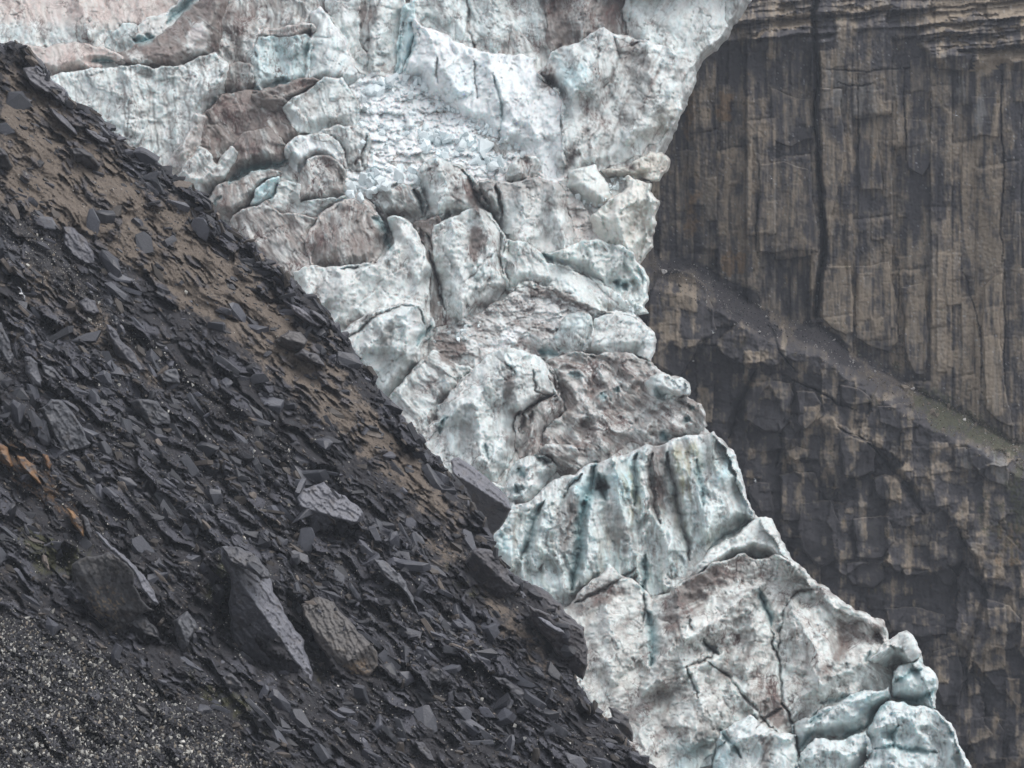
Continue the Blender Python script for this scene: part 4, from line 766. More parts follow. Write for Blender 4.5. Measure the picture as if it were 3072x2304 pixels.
CS = [ # dark joints and gullies: width, depth, points
 (3.6,9,C(2,0,[(860,-200),(855,250),(865,700),(885,1100),(905,1400),(915,1660)])), (4.,9,C(2,1,[(910,0),(880,200),(868,390)])),
 (1.6,3,C(2,0,[(2070,450),(2065,800),(2080,1000),(2070,1300),(2070,1700)])), (1.5,2,C(2,0,[(1440,450),(1440,750),(1445,1050)])),
 (1.4,2,C(2,0,[(490,1050),(500,1250),(485,1400),(490,1690)])), (1.3,2,C(2,0,[(870,460),(1000,450),(1280,450),(1500,440)])),
 (1.3,2,C(2,1,[(1390,0),(1400,300),(1410,560)])), (1.3,2,C(2,1,[(1800,50),(1880,300),(1930,500),(1940,900)])), (1.4,2,C(2,1,[(2080,0),(2090,400),(2080,900)])),
 (5,6,C(2,1,[(470,740),(400,900),(330,1080),(300,1180)])), (3,4,C(2,1,[(720,820),(710,950),(660,1090)])),
 (4,5,C(2,1,[(1240,1240),(1330,1370),(1480,1500),(1560,1660)])), (3,3,C(2,1,[(620,1100),(640,1250),(600,1380)])),
 (2,3,C(2,1,[(560,430),(620,600),(740,760)])), (3,4,C(2,2,[(1780,100),(1890,300),(1960,560),(1870,820),(1830,1100)])),
 (2,3,C(2,1,[(700,800),(850,860),(1000,960),(1130,1000)])), (2,3,C(2,1,[(1000,1110),(1180,1200),(1240,1250)])),
 (1.4,2,C(2,0,[(1000,530),(1090,560),(1240,540)])), (1.2,2,C(2,0,[(1140,460),(1130,600),(1130,1000)])),
]
for i, (w, dep, p) in enumerate(CS):
    if i > 1: dep *= .6; w = w * .8 if w < 3 else w * 1.3
    stroke([(cl['n'], dep, '+'), (cl['k'], .85 if w < 3 or i < 2 else .5, 'max')], frac(p, .06, 300 + i, 2, False), w, 1.2, 310 + i, taper=i > 1, sharp=.8)

def cliff_depth(U, V):
    dg = V - np.interp(U, dx_, dy_) + 3 * fbm(U / 18, V / 18, 3, 401)     # > 0 below the slanting shelf
    wu = 2.2 * fbm(U / 30, V / 90, 3, 402); wv = 5 * fbm(U / 30, V / 30, 3, 403)
    up = 1 - sm(dg, -6, 6)
    # upper wall: tall thin slabs
    def slabs(sx, sy, amp, seed):
        e, i1, i2, i3, ex, ey = rects((U + wu * .7) / sx, (V + .4 * wv + (U - 850) * .12) / sy, seed)
        return amp * (-(i1 - .5) * 1.2 + (i2 - .5) * ex * 1.1 - (i3 - .4) * ey * .3) + .12 * amp * (1 - sm(e, 0, .06)), i1
    W1, ia = slabs(34, 120, 3.0, 3); W2, ib = slabs(13, 48, .9, 4); W3, ic = slabs(5.5, 17, .3, 5)
    wall = W1 + W2 + W3 + 2.0 * fbm(U / 70, V / 160, 3, 405) - .10 * fbm(U / 2.2, V / 20, 3, 406, .6)
    # lower ground: stepped blocks
    wu2 = 3.2 * fbm(U / 36, V / 36, 4, 407, .6); wv2 = 4 * fbm(U / 36, V / 36, 4, 408, .6)
    def blocks(sx, sy, amp, seed, tb):
        e, i1, i2, i3, ex, ey = rects((U + wu2) / sx, (V + wv2) / sy, seed)
        return amp * (-(i1 - .5) * 1.3 + (i2 - .5) * ex * 1.1 - (tb + (i3 - .5)) * ey) + .16 * amp * (1 - sm(e, 0, .1)), i1
    _e, ja, _i2, _i3, _ex, _ey = cells((U + 2 * wu2) / 46, (V + 2 * wv2) / 58, 6); B1 = 5.5 * (-(ja - .5) * 1.2 + (_i2 - .5) * _ex * 1.5 - (.35 + _i3 - .5) * _ey) ; B2, jb = blocks(17, 30, 2.2, 7, .3); B3, jc = blocks(6.5, 10, 1.2, 8, .3); B4, jd = blocks(3.6, 4.5, .5, 12, .2)
    low = .7 * B1 + .5 * B2 + .22 * B3 + .15 * B4 + 2.2 * fbm(U / 40, V / 40, 3, 411) + V * .0
    # shelf: debris slope between
    dd = np.clip(dg, 0, 30)
    shelf = -dd * .55
    # bedded cap at the top with sandy ledges
    capm = (1 - sm(V - (44 + 14 * fbm(U / 40, V * 0, 2, 421) + 16 * sm(U, 880, 960) - 22 * (sm(U, 820, 850) - sm(U, 890, 930))), -8, 8))
    def beds(sx, sy, amp, seed, tb):
        e, i1, i2, i3, ex, ey = rects((U + 2 * wu2) / sx, (V + .6 * wv2 + .08 * (U - 850)) / sy, seed, True)
        return amp * (-(i1 - .5) + (i2 - .5) * ex * .6 - (tb + .5 * (i3 - .5)) * ey) + .2 * amp * (1 - sm(e, 0, .1))
    cap = 1.5 * look(cl['y'], U, V) + beds(46, 14, 3.2, 9, .7) + beds(20, 6, 1.3, 10, .6) + beds(9, 3.4, .5, 11, .4) - .12 * (44 - V) * -1.
    Y = 838 + (wall * (1 - capm) + (cap - 2.5) * capm) * up + (shelf + low * sm(dg, 8, 30) * (1 - .85 * np.maximum(look(cl['s'], U, V), look(cl['g'], U, V)))) * (1 - up)
    m2 = np.maximum(look(cl['s'], U, V), look(cl['g'], U, V))
    Y = Y - .30 * fbm(U / 3, V / 3, 3, 412, .65) + look(cl['n'], U, V) * .8 - 0.05 * (U - 800) * .4
    return Y, dict(up=up, capm=capm, ia=ia, ib=ib, ic=ic, ja=ja, jb=jb, jc=jc, dg=dg)
cst = {}
def cdepth(U, V):
    Y, f = cliff_depth(U, V); cst['f'] = f; return Y
CD = (.060, .059, .068); CM = (.160, .140, .123); CT = (.305, .252, .195); CG = (.21, .213, .217); CO = (.24, .155, .085)
SAND = (.33, .27, .205); MOSS = (.066, .072, .042)
def ccol(U, V, pts):
    f = cst['f']; up = f['up']
    g = {q: look(cl[q], U, V) for q in 'dtgskonb'}
    s1 = fbm(U / 3.4, V / 50, 4, 431, .6) * .7; s2 = fbm(U / 11, V / 70, 4, 432, .6) * 1.2; n = fbm(U / 14, V / 19, 5, 433, .65) * 1.2; n2 = fbm(U / 2.6, V / 3., 3, 434, .7)
    s3 = fbm(U / 1.3, V / 14, 2, 435, .7)
    c = np.zeros(U.shape + (3,), np.float32) + np.array(CM, np.float32)
    # steepness facing up collects sand
    du = np.gradient(pts[..., 1], axis=0)                    # + = surface comes forward going down: a ledge
    led = sm(-du + .2 * n, .5, 1.1)
    val = .45 * (f['ib'] - .5) + .4 * (f['ia'] - .5) + .25 * (f['ic'] - .5)
    sw = (s1 * .8 + s2 * .7 + n * .6 - .05 + val + .1 * s3) * up + (n * .8 + .5 * s1 + .5 * s2 + .8 * (f['jb'] - .5) + .5 * (f['jc'] - .5) + .5 * (f['ja'] - .5) - .22) * (1 - up)
    c = mixc(c, CT, sm(sw + .45 * g['t'] - .34 * g['d'] - .02, -.02, .45))
    c = mixc(c, CG, sm(s2 * 1.0 - .6 * s1 + .8 * g['b'] - .2, .0, .5) * (.35 + .6 * g['b']))
    c = mixc(c, CD, sm(-sw + .40 * g['d'] - .30 * g['t'] + .12 * (1 - up), .0, .42) * .9)
    c = mixc(c, CO, sm(g['o'] + .7 * n + .5 * s1 - .25, .1, .6) * .75)
    c = mixc(c, SAND, led * (.25 + .15 * f['capm'] + .15 * g['t']) * sm(n2 + .4, -.2, .5))
    c = mixc(c, SAND, sm(look(cl['y'], U, V) + .3 * n2, .35, .65) * .85)
    c = mixc(c, (.098, .082, .067), sm(f['dg'], -4, 4) * (1 - sm(f['dg'], 10, 30)) * .8 * sm(n2 + .8 * n, -.3, .3))
    sc = np.clip(g['s'] + 0 * n, 0, 1)
    c = mixc(c, (.040, .037, .042), sm(sc + .35 * n2, .25, .7) * .95)
    c = mixc(c, (.45, .43, .42), sm(sc, .25, .5) * (1 - sm(sc, .75, 1.0)) * sm(n2 + .3 * n, .42, .6) * .8)
    c = mixc(c, MOSS, sm(g['g'] + .8 * n + .9 * n2, .5, .95) * .85)
    c = mixc(c, (.022, .022, .027), sm(g['k'], .15, .7) * .92)
    wsp = sm(n2 + .35 * s3 + .15 * s2, .62, .75) * up
    c = mixc(c, (.5, .5, .52), wsp * .6)
    return c * (1 + .07 * s3 + .16 * n2)[..., None]
cpoly = [(700, -60), (1100, -60), (1100, 830), (905, 830), (860, 690), (720, 560), (650, 420), (610, 370), (600, 200), (640, 80)]
o = patch('cliff', cpoly, cdepth, ccol, M_CLIFF, CLF, r=2, T=3, lev=0)
tag(o, 'dark brown cliff of vertical rock slabs with a slanting debris shelf', kind='structure')
cliff = o


# ---- slabs and blocks of the cliff that stand out one by one
CB = [ # name, label or None, proud (m), lean (tan), polygon
 ('rock_slab', 2.2, -.02, C(2,0,[(872,565),(1040,570),(1060,900),(1040,1150),(960,1480),(925,1490),(890,1100)])),
 ('rock_slab', 1.5, .02, C(2,0,[(1130,700),(1258,560),(1275,900),(1300,1240),(1145,1235),(1140,900)])),
 ('rock_slab', 2.0, .03, C(2,0,[(1440,760),(1590,780),(1650,980),(1560,1150),(1450,1090)])),
 ('rock_slab', 1.8, .0, C(2,0,[(1862,620),(2052,625),(2060,760),(2050,900),(1930,880),(1868,900)])),
 ('rock_slab', 1.8, .0, C(2,0,[(500,1060),(660,1040),(820,1090),(860,1350),(880,1640),(700,1620),(490,1640),(488,1300)])),
 ('rock_slab', 2.6, -.02, C(2,1,[(892,70),(980,60),(1105,60),(1115,500),(1060,520),(990,490),(890,395)])),
 ('rock_slab', 2.0, .02, C(2,1,[(1115,60),(1340,30),(1395,300),(1400,560),(1340,630),(1230,600),(1120,540)])),
 ('rock_slab', 2.4, .0, C(2,1,[(1410,200),(1580,150),(1600,500),(1570,780),(1500,770),(1430,600)])),
 ('rock_slab', 2.0, .0, C(2,1,[(1950,200),(2075,100),(2085,800),(2130,1000),(2150,1120),(2050,1080),(1960,1000),(1940,700)])),
 ('rock_slab', 1.8, .0, C(2,0,[(560,560),(700,620),(830,640),(850,900),(700,960),(560,900)])),
 ('buttress', 4.5, .18, C(2,1,[(-160,80),(-40,80),(60,110),(150,190),(200,330),(225,480),(190,520),(110,560),(50,680),(-40,800),(-200,700),(-230,300)])),
 ('buttress', 4.0, .06, C(2,1,[(405,900),(440,815),(560,800),(700,822),(725,900),(690,1080),(640,1150),(520,1140),(400,1060)])),
 ('rock_block', 3.0, .04, C(2,1,[(730,872),(860,876),(905,960),(860,1080),(800,1140),(735,1080)])),
 ('rock_block', 3.5, -.05, C(2,1,[(1012,1190),(1040,1135),(1130,1160),(1225,1205),(1250,1270),(1240,1400),(1130,1445),(1040,1430)])),
 ('rock_block', 3.0, .05, C(2,1,[(1230,1440),(1310,1410),(1420,1455),(1440,1520),(1415,1610),(1280,1570),(1240,1520)])),
 ('rock_block', 2.8, -.05, C(2,1,[(1020,830),(1130,850),(1210,905),(1245,955),(1130,972),(1050,960),(1015,900)])),
 ('rock_block', 2.6, .0, C(2,1,[(1255,965),(1400,950),(1500,960),(1540,1060),(1530,1110),(1400,1130),(1265,1080)])),
 ('rock_slab', 2.6, .02, C(2,1,[(1755,1238),(1950,1228),(2105,1248),(2125,1400),(2110,1500),(2000,1470),(1900,1400),(1760,1370)])),
 ('rock_block', 3.4, .0, C(2,1,[(620,1415),(720,1390),(860,1400),(885,1480),(880,1720),(640,1720)])),
 ('rock_block', 2.8, .1, C(2,1,[(415,1490),(480,1455),(560,1465),(590,1560),(590,1720),(440,1720)])),
 ('rock_block', 2.6, .25, C(2,1,[(670,1260),(740,1228),(815,1250),(822,1310),(730,1335),(672,1300)])),
 ('buttress', 3.6, .0, C(2,2,[(760,-60),(960,-80),(1040,100),(1040,320),(900,360),(780,260),(740,120)])),
 ('rock_block', 2.6, .0, C(2,2,[(1060,330),(1290,330),(1320,420),(1240,500),(1100,480),(1060,420)])),
 ('rock_block', 2.8, -.04, C(2,2,[(1100,40),(1340,20),(1380,200),(1300,300),(1120,300)])),
 ('rock_block', 2.4, .0, C(2,2,[(1620,370),(1730,340),(1770,400),(1750,480),(1680,470)])),
 ('rock_block', 2.8, .02, C(2,2,[(1300,620),(1500,610),(1700,660),(1720,800),(1560,820),(1360,780)])),
 ('buttress', 3.2, .02, C(2,2,[(1620,900),(1780,860),(1820,1060),(1800,1260),(1680,1260),(1620,1080)])),
 ('rock_block', 2.8, .0, C(2,2,[(1850,1330),(2040,1320),(2090,1420),(2070,1620),(1900,1640),(1850,1480)])),
 ('rock_block', 2.2, .0, C(2,2,[(1960,560),(2120,600),(2200,700),(2120,800),(1980,760)])),
 ('rock_block', 2.4, .08, C(2,0,[(1670,335),(1890,340),(1850,455),(1760,460),(1690,445)])),
]
for i, (nm, pr, lean, P_) in enumerate(CB):
    P_ = np.array(P_); cx_, cy_ = np.clip(P_[:, 0].mean(), 650, 1060), P_[:, 1].mean(); stc = {}
    def dfn(U, V):
        Y, f = cliff_depth(U, V); cst['f'] = f
        if 'm' not in stc: stc['m'] = float(np.median(Y))
        e, i1, i2, i3, ex, ey = rects((U + fbm(U / 30, V / 30, 2, 402)) / 9 + i * 7.3, V / 26, 51)
        return stc['m'] - .65 * pr + .45 * np.clip(Y - stc['m'], -5, 5) - lean * .2 * (V - cy_) + .25 * (i1 - .5) + .25 * (i2 - .5) * ex + .12 * (1 - sm(e, 0, .08))
    o = patch(nm, P_, dfn, ccol, M_CLIFF, CLF, r=1.6, T=pr + 2.5, rough=.06, seed=1200 + i, lev=4, rollpow=2., parent=None)
    o.parent = cliff; o.matrix_parent_inverse = Matrix.Translation(-cliff.location)

# ------------------------------------------------------------------ MORAINE SLOPE
MOR = Layer()
crest = F([(-110,75),(0,92),(50,97),(85,135),(115,180),(155,218),(210,245),(240,280),(290,322),(330,348),(380,382),(430,412),(470,458),(520,503),
 (560,542),(605,582),(650,618),(690,655),(730,705),(770,765),(810,805),(822,845),(860,880),(905,940),(950,985),(985,1030),(1020,1090),
 (1060,1150),(1070,1190),(1110,1240),(1170,1290),(1215,1340),(1235,1420),(1255,1485),(1295,1535),(1345,1585),(1380,1625),(1440,1665),(1540,1790)])
mpoly = F([(-500, 20)]) + crest + F([(1600, 2100), (-500, 2100)])
def Ym(u, v): return 450 + .0758 * u - .1446 * (v - 42)
mo = {k: newfield() for k in 'tpgodbr'}   # tan earth, pale pebbles, green, orange, dark, hollow, rocky
MPT = [
 ('t',1.,26,F([(0,130),(60,150),(200,270),(300,400),(420,450),(560,600),(700,760),(800,880),(900,1000),(1000,1120),(1000,1180),(900,1080),(760,960),(640,860),(520,740),(400,660),(250,560),(100,480),(0,440)])),
 ('t',.8,20,F([(0,560),(60,560),(200,650),(300,760),(430,860),(330,840),(200,760),(60,660)])),
 ('t',.6,30,F([(1040,1170),(1130,1330),(1230,1500),(1180,1480),(1060,1350),(980,1230)])),
 ('t',.5,30,F([(800,1060),(960,1150),(1060,1260),(1000,1270),(860,1180)])),
 ('p',.8,14,F([(0,440),(60,460),(160,560),(260,680),(380,780),(520,880),(640,970),(760,1060),(720,1060),(600,980),(460,900),(330,800),(200,710),(80,600),(0,540)])),
 ('p',1.,70,F([(-200,1270),(120,1330),(300,1440),(500,1560),(700,1700),(-200,1700)])),
 ('p',.4,40,F([(0,560),(300,760),(700,1060),(1000,1350),(1400,1700),(700,1700),(300,1350),(0,1250)])),
 ('p',.5,14,F([(330,1410),(460,1450),(560,1500),(700,1620),(560,1600),(400,1500)])),
 ('g',.7,26,F([(40,1130),(200,1180),(180,1280),(60,1230)])), ('g',.6,20,F([(480,1180),(560,1330),(520,1380),(440,1290)])), ('g',.6,22,F([(340,1420),(560,1520),(600,1600),(440,1520)])),
 ('g',.5,20,F([(930,1180),(1010,1240),(1060,1300),(1000,1300)])), ('g',.4,24,F([(600,1350),(640,1300),(700,1480),(650,1480)])),
 ('o',.8,16,F([(0,900),(60,960),(140,1040),(200,1150),(120,1110),(40,1060),(0,1020)])), ('o',.4,24,F([(180,1080),(320,1120),(300,1200),(200,1180)])),
 ('d',.9,30,F([(0,500),(60,560),(250,700),(600,960),(900,1130),(1000,1300),(1200,1500),(1100,1560),(800,1300),(600,1200),(300,1100),(0,900)])),
 ('d',.9,24,F([(650,1150),(900,1200),(1100,1400),(1260,1600),(1100,1620),(800,1450),(640,1300)])),
 ('r',.9,24,F([(60,90),(320,330),(560,530),(760,740),(960,1000),(900,960),(700,760),(500,580),(300,400),(100,180)])),
 ('b',3.,14,F([(120,1180),(160,1190),(150,1290),(280,1370),(240,1400),(100,1270)])), ('b',4.5,16,F([(440,1230),(500,1270),(560,1400),(640,1450),(600,1480),(480,1400)])),
 ('b',4.,16,F([(620,1290),(670,1310),(720,1470),(690,1490),(620,1400)])), ('b',3,12,F([(640,1130),(780,1150),(760,1190),(680,1170)])),
 ('b',3.,14,F([(300,1320),(340,1310),(380,1400),(300,1400)])),
]
for i, (c, v, s_, p) in enumerate(MPT): paint(mo[c], p, v, s_, 8, 503 + i)
SD = math.radians(40)                      # the slate beds run down to the right
def mor_depth(U, V):
    ca, sa = math.cos(SD), math.sin(SD)
    wx = 6 * fbm(U / 40, V / 40, 3, 601); wy = 6 * fbm(U / 40, V / 40, 3, 602)
    al = (U + wx) * ca + (V + wy) * sa; ac = -(U + wx) * sa + (V + wy) * ca
    R = -1.7 * fbm(U / 90, V / 90, 3, 603) - 1.1 * fbm(al / 50, ac / 16, 3, 604)
    al2 = al + 8 * fbm(U / 30, V / 30, 3, 616); ac2 = ac + 4 * fbm(U / 30, V / 30, 3, 617)
    e0, o1, o2, o3, ox, oy = cells(al2 / 44, ac2 / 15, 13); q0 = sm(fbm(U / 50, V / 50, 2, 618) + .25 * look(mo['r'], U, V) + .45 * look(mo['d'], U, V) - .4 * look(mo['t'], U, V) * (1 - look(mo['r'], U, V)), -.05, .3)
    R = R + q0 * (-1.5 * (o1 - .5) - 2.6 * oy * (.2 + o2) + 1.2 * ox * (o3 - .3) + .4 * (1 - sm(e0, 0, .1)))
    e, i1, i2, i3, ex, ey = cells(al / 17, ac / 6, 14); q = sm(fbm(U / 26, V / 26, 2, 606) + .35 * look(mo['r'], U, V) + .3 * look(mo['d'], U, V), -.15, .3)
    R = R + q * (-.9 * (i1 - .5) - 1.1 * ey * (.3 + i2) + .25 * (1 - sm(e, 0, .14)))
    e, j1, j2, j3, ex, ey = cells(al / 6.5, ac / 3, 15)
    R = R + (.3 + .7 * q) * (-.45 * (j1 - .5) - .40 * ey * (.3 + j2) + .12 * (1 - sm(e, 0, .15)))
    R = R - .14 * fbm(U / 2.3, V / 2.3, 2, 605, .7)
    R = R + look(mo['b'], U, V)
    return Ym(U, V) + R * 1.15, dict(q=q, i1=i1, j1=j1, al=al, ac=ac, q0=q0, o1=o1, e0=e0)
mst = {}
def mdepth(U, V):
    Y, f = mor_depth(U, V); mst['f'] = f; return Y
def mcol(U, V, pts):
    f = mst['f']; g = {q: look(mo[q], U, V) for q in 'tpgodr'}
    n = fbm(U / 16, V / 16, 4, 611, .6); n2 = fbm(U / 3, V / 3, 3, 612, .7); n3 = fbm(f['al'] / 12, f['ac'] / 3, 3, 613, .65)
    DK = (.026, .025, .030)
    c = np.zeros(U.shape + (3,), np.float32) + np.array((.026, .025, .029), np.float32)
    c = mixc(c, (.15, .122, .098), sm(g['t'] + .5 * n + .35 * n3 + .25 * n2 - .15 * f['q'], .25, .75) * .95)
    c = mixc(c, (.085, .068, .056), sm(.5 * n + .35 * n3 + .15 * n2 - .3 * g['d'], .12, .5) * .6)
    c = mixc(c, DK, sm(.6 * g['d'] - g['t'] * .4 + .5 * n + .4 * n3, .2, .6) * .8)
    c = mixc(c, (.068, .069, .083), sm(f['q'] * (f['i1'] + f['j1'] - .9), .1, .5) * .7)
    c = mixc(c, (.080, .081, .097), sm(f['q0'] * (f['o1'] + .3 * n3 - .45), .05, .25) * .75 * sm(f['e0'], 0, .1))
    c = mixc(c, (.055, .056, .022), sm(g['g'] + .5 * n + .3 * n2, .35, .8) * .85)
    c = mixc(c, (.12, .068, .03), sm(g['o'] + .7 * n3 + .5 * n2, .7, 1.1) * .7)
    c = mixc(c, (.085, .078, .07), sm(g['p'] + .4 * n2 + .2 * n,   .4, .9) * .15)
    return c * (1 + .25 * n2 + .15 * n3)[..., None]
slope = patch('rocky_slope', mpoly, mdepth, mcol, M_SLOPE, MOR, r=4, T=25, rough=.13, lev=4, rollpow=2.2)
tag(slope, 'steep dark moraine slope of slate rubble and brown earth in front of the glacier', kind='structure')

# ---------- traced boulders and slabs
B = []
def boulder(label, poly, planes, h=1.2, base=(.062, .062, .072), k=None, ang=40, name='slate_slab', T=3.5):
    B.append((label, poly, planes, h, base, k or {}, ang, name, T))
def crease(pts, s1, s2):
    """two planes meeting in a crease a->b; s1: how fast the upper right side falls back, s2: the lower left side"""
    (x0, y0), (x1, y1) = pts; L = math.hypot(x1 - x0, y1 - y0); nx, ny = (y1 - y0) / L, -(x1 - x0) / L
    return [(x0, y0, nx * s1, ny * s1), (x0, y0, -nx * s2, -ny * s2)]
LIT = (.15, .152, .175); BRN = (.085, .072, .062); TAN_ = (.16, .125, .09)
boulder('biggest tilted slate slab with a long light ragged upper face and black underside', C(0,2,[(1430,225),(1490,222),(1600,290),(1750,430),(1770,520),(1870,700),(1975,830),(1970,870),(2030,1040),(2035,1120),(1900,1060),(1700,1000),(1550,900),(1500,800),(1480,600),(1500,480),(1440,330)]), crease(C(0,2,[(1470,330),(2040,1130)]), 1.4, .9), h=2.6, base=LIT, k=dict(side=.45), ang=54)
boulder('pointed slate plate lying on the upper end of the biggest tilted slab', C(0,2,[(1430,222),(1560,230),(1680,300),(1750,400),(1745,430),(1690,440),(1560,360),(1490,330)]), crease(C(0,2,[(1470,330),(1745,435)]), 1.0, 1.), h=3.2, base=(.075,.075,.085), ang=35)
boulder('broad grey brown boulder with a stepped crack right of the biggest tilted slab', F([(650,1305),(690,1288),(722,1300),(760,1345),(790,1380),(815,1408),(818,1440),(800,1465),(765,1478),(735,1482),(718,1450),(690,1400),(668,1352)]), [F([(700,1380)])[0] + (.1, -.75), F([(700,1380)])[0] + (-1.0, .4), F([(790,1440)])[0] + (.8, .1), F([(760,1455)])[0] + (0, 1.1)], h=2.4, base=(.090,.082,.078), k=dict(tan=F([(735,1440),(790,1420),(805,1450),(770,1480),(730,1475)])), ang=60, name='boulder')
boulder('large rounded dark boulder with tan flecks at lower left', C(0,2,[(465,340),(560,285),(700,258),(790,295),(870,400),(870,480),(930,580),(1000,640),(905,668),(840,740),(815,812),(700,770),(570,670),(505,570),(480,450)]), [C(0,2,[(650,450)])[0] + (.15, -.35), C(0,2,[(560,500)])[0] + (-.9, .2), C(0,2,[(850,480)])[0] + (.7, -.4), C(0,2,[(780,700)])[0] + (.2, .7)], h=2.4, base=(.062,.060,.062), k=dict(fleck=C(0,2,[(560,500),(700,470),(830,540),(760,700),(620,720)])), ang=60, name='boulder')
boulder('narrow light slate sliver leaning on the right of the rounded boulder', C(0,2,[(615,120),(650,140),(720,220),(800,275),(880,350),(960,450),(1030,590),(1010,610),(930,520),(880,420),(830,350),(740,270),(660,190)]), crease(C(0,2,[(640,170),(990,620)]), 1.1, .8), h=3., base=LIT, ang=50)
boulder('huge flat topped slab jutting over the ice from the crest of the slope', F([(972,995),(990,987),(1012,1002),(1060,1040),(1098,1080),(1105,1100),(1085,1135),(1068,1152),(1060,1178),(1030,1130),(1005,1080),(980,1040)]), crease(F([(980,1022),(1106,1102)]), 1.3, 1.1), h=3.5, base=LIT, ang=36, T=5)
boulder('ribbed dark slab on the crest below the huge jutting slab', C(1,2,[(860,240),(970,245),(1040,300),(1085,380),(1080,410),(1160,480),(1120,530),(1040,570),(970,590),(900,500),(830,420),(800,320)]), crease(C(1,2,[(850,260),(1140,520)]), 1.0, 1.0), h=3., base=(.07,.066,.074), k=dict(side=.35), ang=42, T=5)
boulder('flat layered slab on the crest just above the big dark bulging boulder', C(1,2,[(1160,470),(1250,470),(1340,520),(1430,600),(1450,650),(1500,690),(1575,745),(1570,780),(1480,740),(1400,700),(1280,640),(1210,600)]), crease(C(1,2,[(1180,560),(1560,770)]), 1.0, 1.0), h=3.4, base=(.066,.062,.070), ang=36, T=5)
boulder('big dark bulging boulder standing out against the ice on the lower crest', C(1,2,[(1210,600),(1300,640),(1430,700),(1570,770),(1600,890),(1595,1000),(1565,1090),(1500,1050),(1420,1000),(1370,880),(1300,790),(1230,700)]), [C(1,2,[(1450,800)])[0] + (.5, -.3), C(1,2,[(1450,850)])[0] + (-.6, .5), C(1,2,[(1540,1000)])[0] + (.3, .9)], h=3., base=(.048,.043,.048), ang=40, name='boulder', T=6)
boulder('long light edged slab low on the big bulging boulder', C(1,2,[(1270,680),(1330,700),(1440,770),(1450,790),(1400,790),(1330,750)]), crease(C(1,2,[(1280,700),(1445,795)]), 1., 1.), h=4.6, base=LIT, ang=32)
boulder('small dark rock perched at the crest near the bottom of the ice', C(1,2,[(1730,1260),(1800,1290),(1865,1330),(1880,1400),(1888,1490),(1830,1450),(1760,1360)]), [C(1,2,[(1820,1370)])[0] + (.6, -.5), C(1,2,[(1820,1370)])[0] + (-.4, .7)], h=3, base=(.042,.04,.045), name='boulder', T=5)
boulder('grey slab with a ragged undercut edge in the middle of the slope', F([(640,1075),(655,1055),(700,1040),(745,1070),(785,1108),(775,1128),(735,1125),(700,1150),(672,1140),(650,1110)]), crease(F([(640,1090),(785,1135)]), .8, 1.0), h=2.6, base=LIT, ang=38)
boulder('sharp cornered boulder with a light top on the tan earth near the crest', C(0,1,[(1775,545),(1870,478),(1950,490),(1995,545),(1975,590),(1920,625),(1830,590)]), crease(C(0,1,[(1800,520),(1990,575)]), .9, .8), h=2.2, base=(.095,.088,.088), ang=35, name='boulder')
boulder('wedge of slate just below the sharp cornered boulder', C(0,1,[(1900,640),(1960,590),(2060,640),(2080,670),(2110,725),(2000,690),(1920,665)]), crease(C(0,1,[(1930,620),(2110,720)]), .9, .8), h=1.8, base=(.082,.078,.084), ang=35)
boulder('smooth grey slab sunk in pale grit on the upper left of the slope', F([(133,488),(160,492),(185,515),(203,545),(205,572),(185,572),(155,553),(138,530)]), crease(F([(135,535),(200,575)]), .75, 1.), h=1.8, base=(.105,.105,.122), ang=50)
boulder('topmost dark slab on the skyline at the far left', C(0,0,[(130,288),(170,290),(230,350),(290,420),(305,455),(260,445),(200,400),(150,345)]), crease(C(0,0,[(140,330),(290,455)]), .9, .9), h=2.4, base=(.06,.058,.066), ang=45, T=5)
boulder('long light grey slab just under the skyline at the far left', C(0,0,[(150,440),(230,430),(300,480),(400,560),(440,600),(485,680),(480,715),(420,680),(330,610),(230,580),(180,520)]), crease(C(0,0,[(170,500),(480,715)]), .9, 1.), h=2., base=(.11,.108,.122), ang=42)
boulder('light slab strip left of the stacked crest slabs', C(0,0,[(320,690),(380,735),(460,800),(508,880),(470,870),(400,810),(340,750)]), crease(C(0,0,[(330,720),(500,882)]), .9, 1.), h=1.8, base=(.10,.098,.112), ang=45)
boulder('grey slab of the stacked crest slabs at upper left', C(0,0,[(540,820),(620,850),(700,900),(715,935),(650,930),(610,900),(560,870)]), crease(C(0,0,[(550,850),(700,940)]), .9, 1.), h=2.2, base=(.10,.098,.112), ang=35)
boulder('black hump shaped boulder in the tan earth at upper left', C(0,0,[(450,960),(540,960),(600,1000),(650,1070),(640,1105),(560,1090),(490,1050)]), [C(0,0,[(560,1000)])[0] + (.2, -.9), C(0,0,[(560,1010)])[0] + (0, .7)], h=2., base=(.045,.043,.047), name='boulder')
boulder('black boulder at the left edge of the upper slope', C(0,0,[(-60,930),(30,970),(90,1080),(60,1110),(0,1090),(-60,1100)]), [C(0,0,[(20,1000)])[0] + (.2, -.9), C(0,0,[(20,1010)])[0] + (0, .7)], h=2., base=(.042,.040,.045), name='boulder')
boulder('lilac grey slab close to the crest above the sharp cornered boulder', C(0,1,[(1885,312),(1940,330),(2010,385),(2090,450),(2060,465),(1980,430),(1900,365)]), crease(C(0,1,[(1890,345),(2080,470)]), .85, 1.), h=1.8, base=(.12,.115,.13), ang=38)
boulder('thin slab on the crest line right of the lilac grey slab', C(0,1,[(2010,345),(2060,370),(2110,410),(2130,450),(2080,425),(2020,380)]), crease(C(0,1,[(2015,375),(2125,450)]), .85, 1.), h=2.2, base=(.1,.097,.11), ang=38)
boulder('square topped grey slab near the left edge halfway down', C(0,1,[(155,655),(200,650),(245,690),(275,800),(270,850),(215,850),(165,760)]), crease(C(0,1,[(160,740),(260,860)]), .55, .9), h=1.8, base=(.092,.094,.108), ang=60)
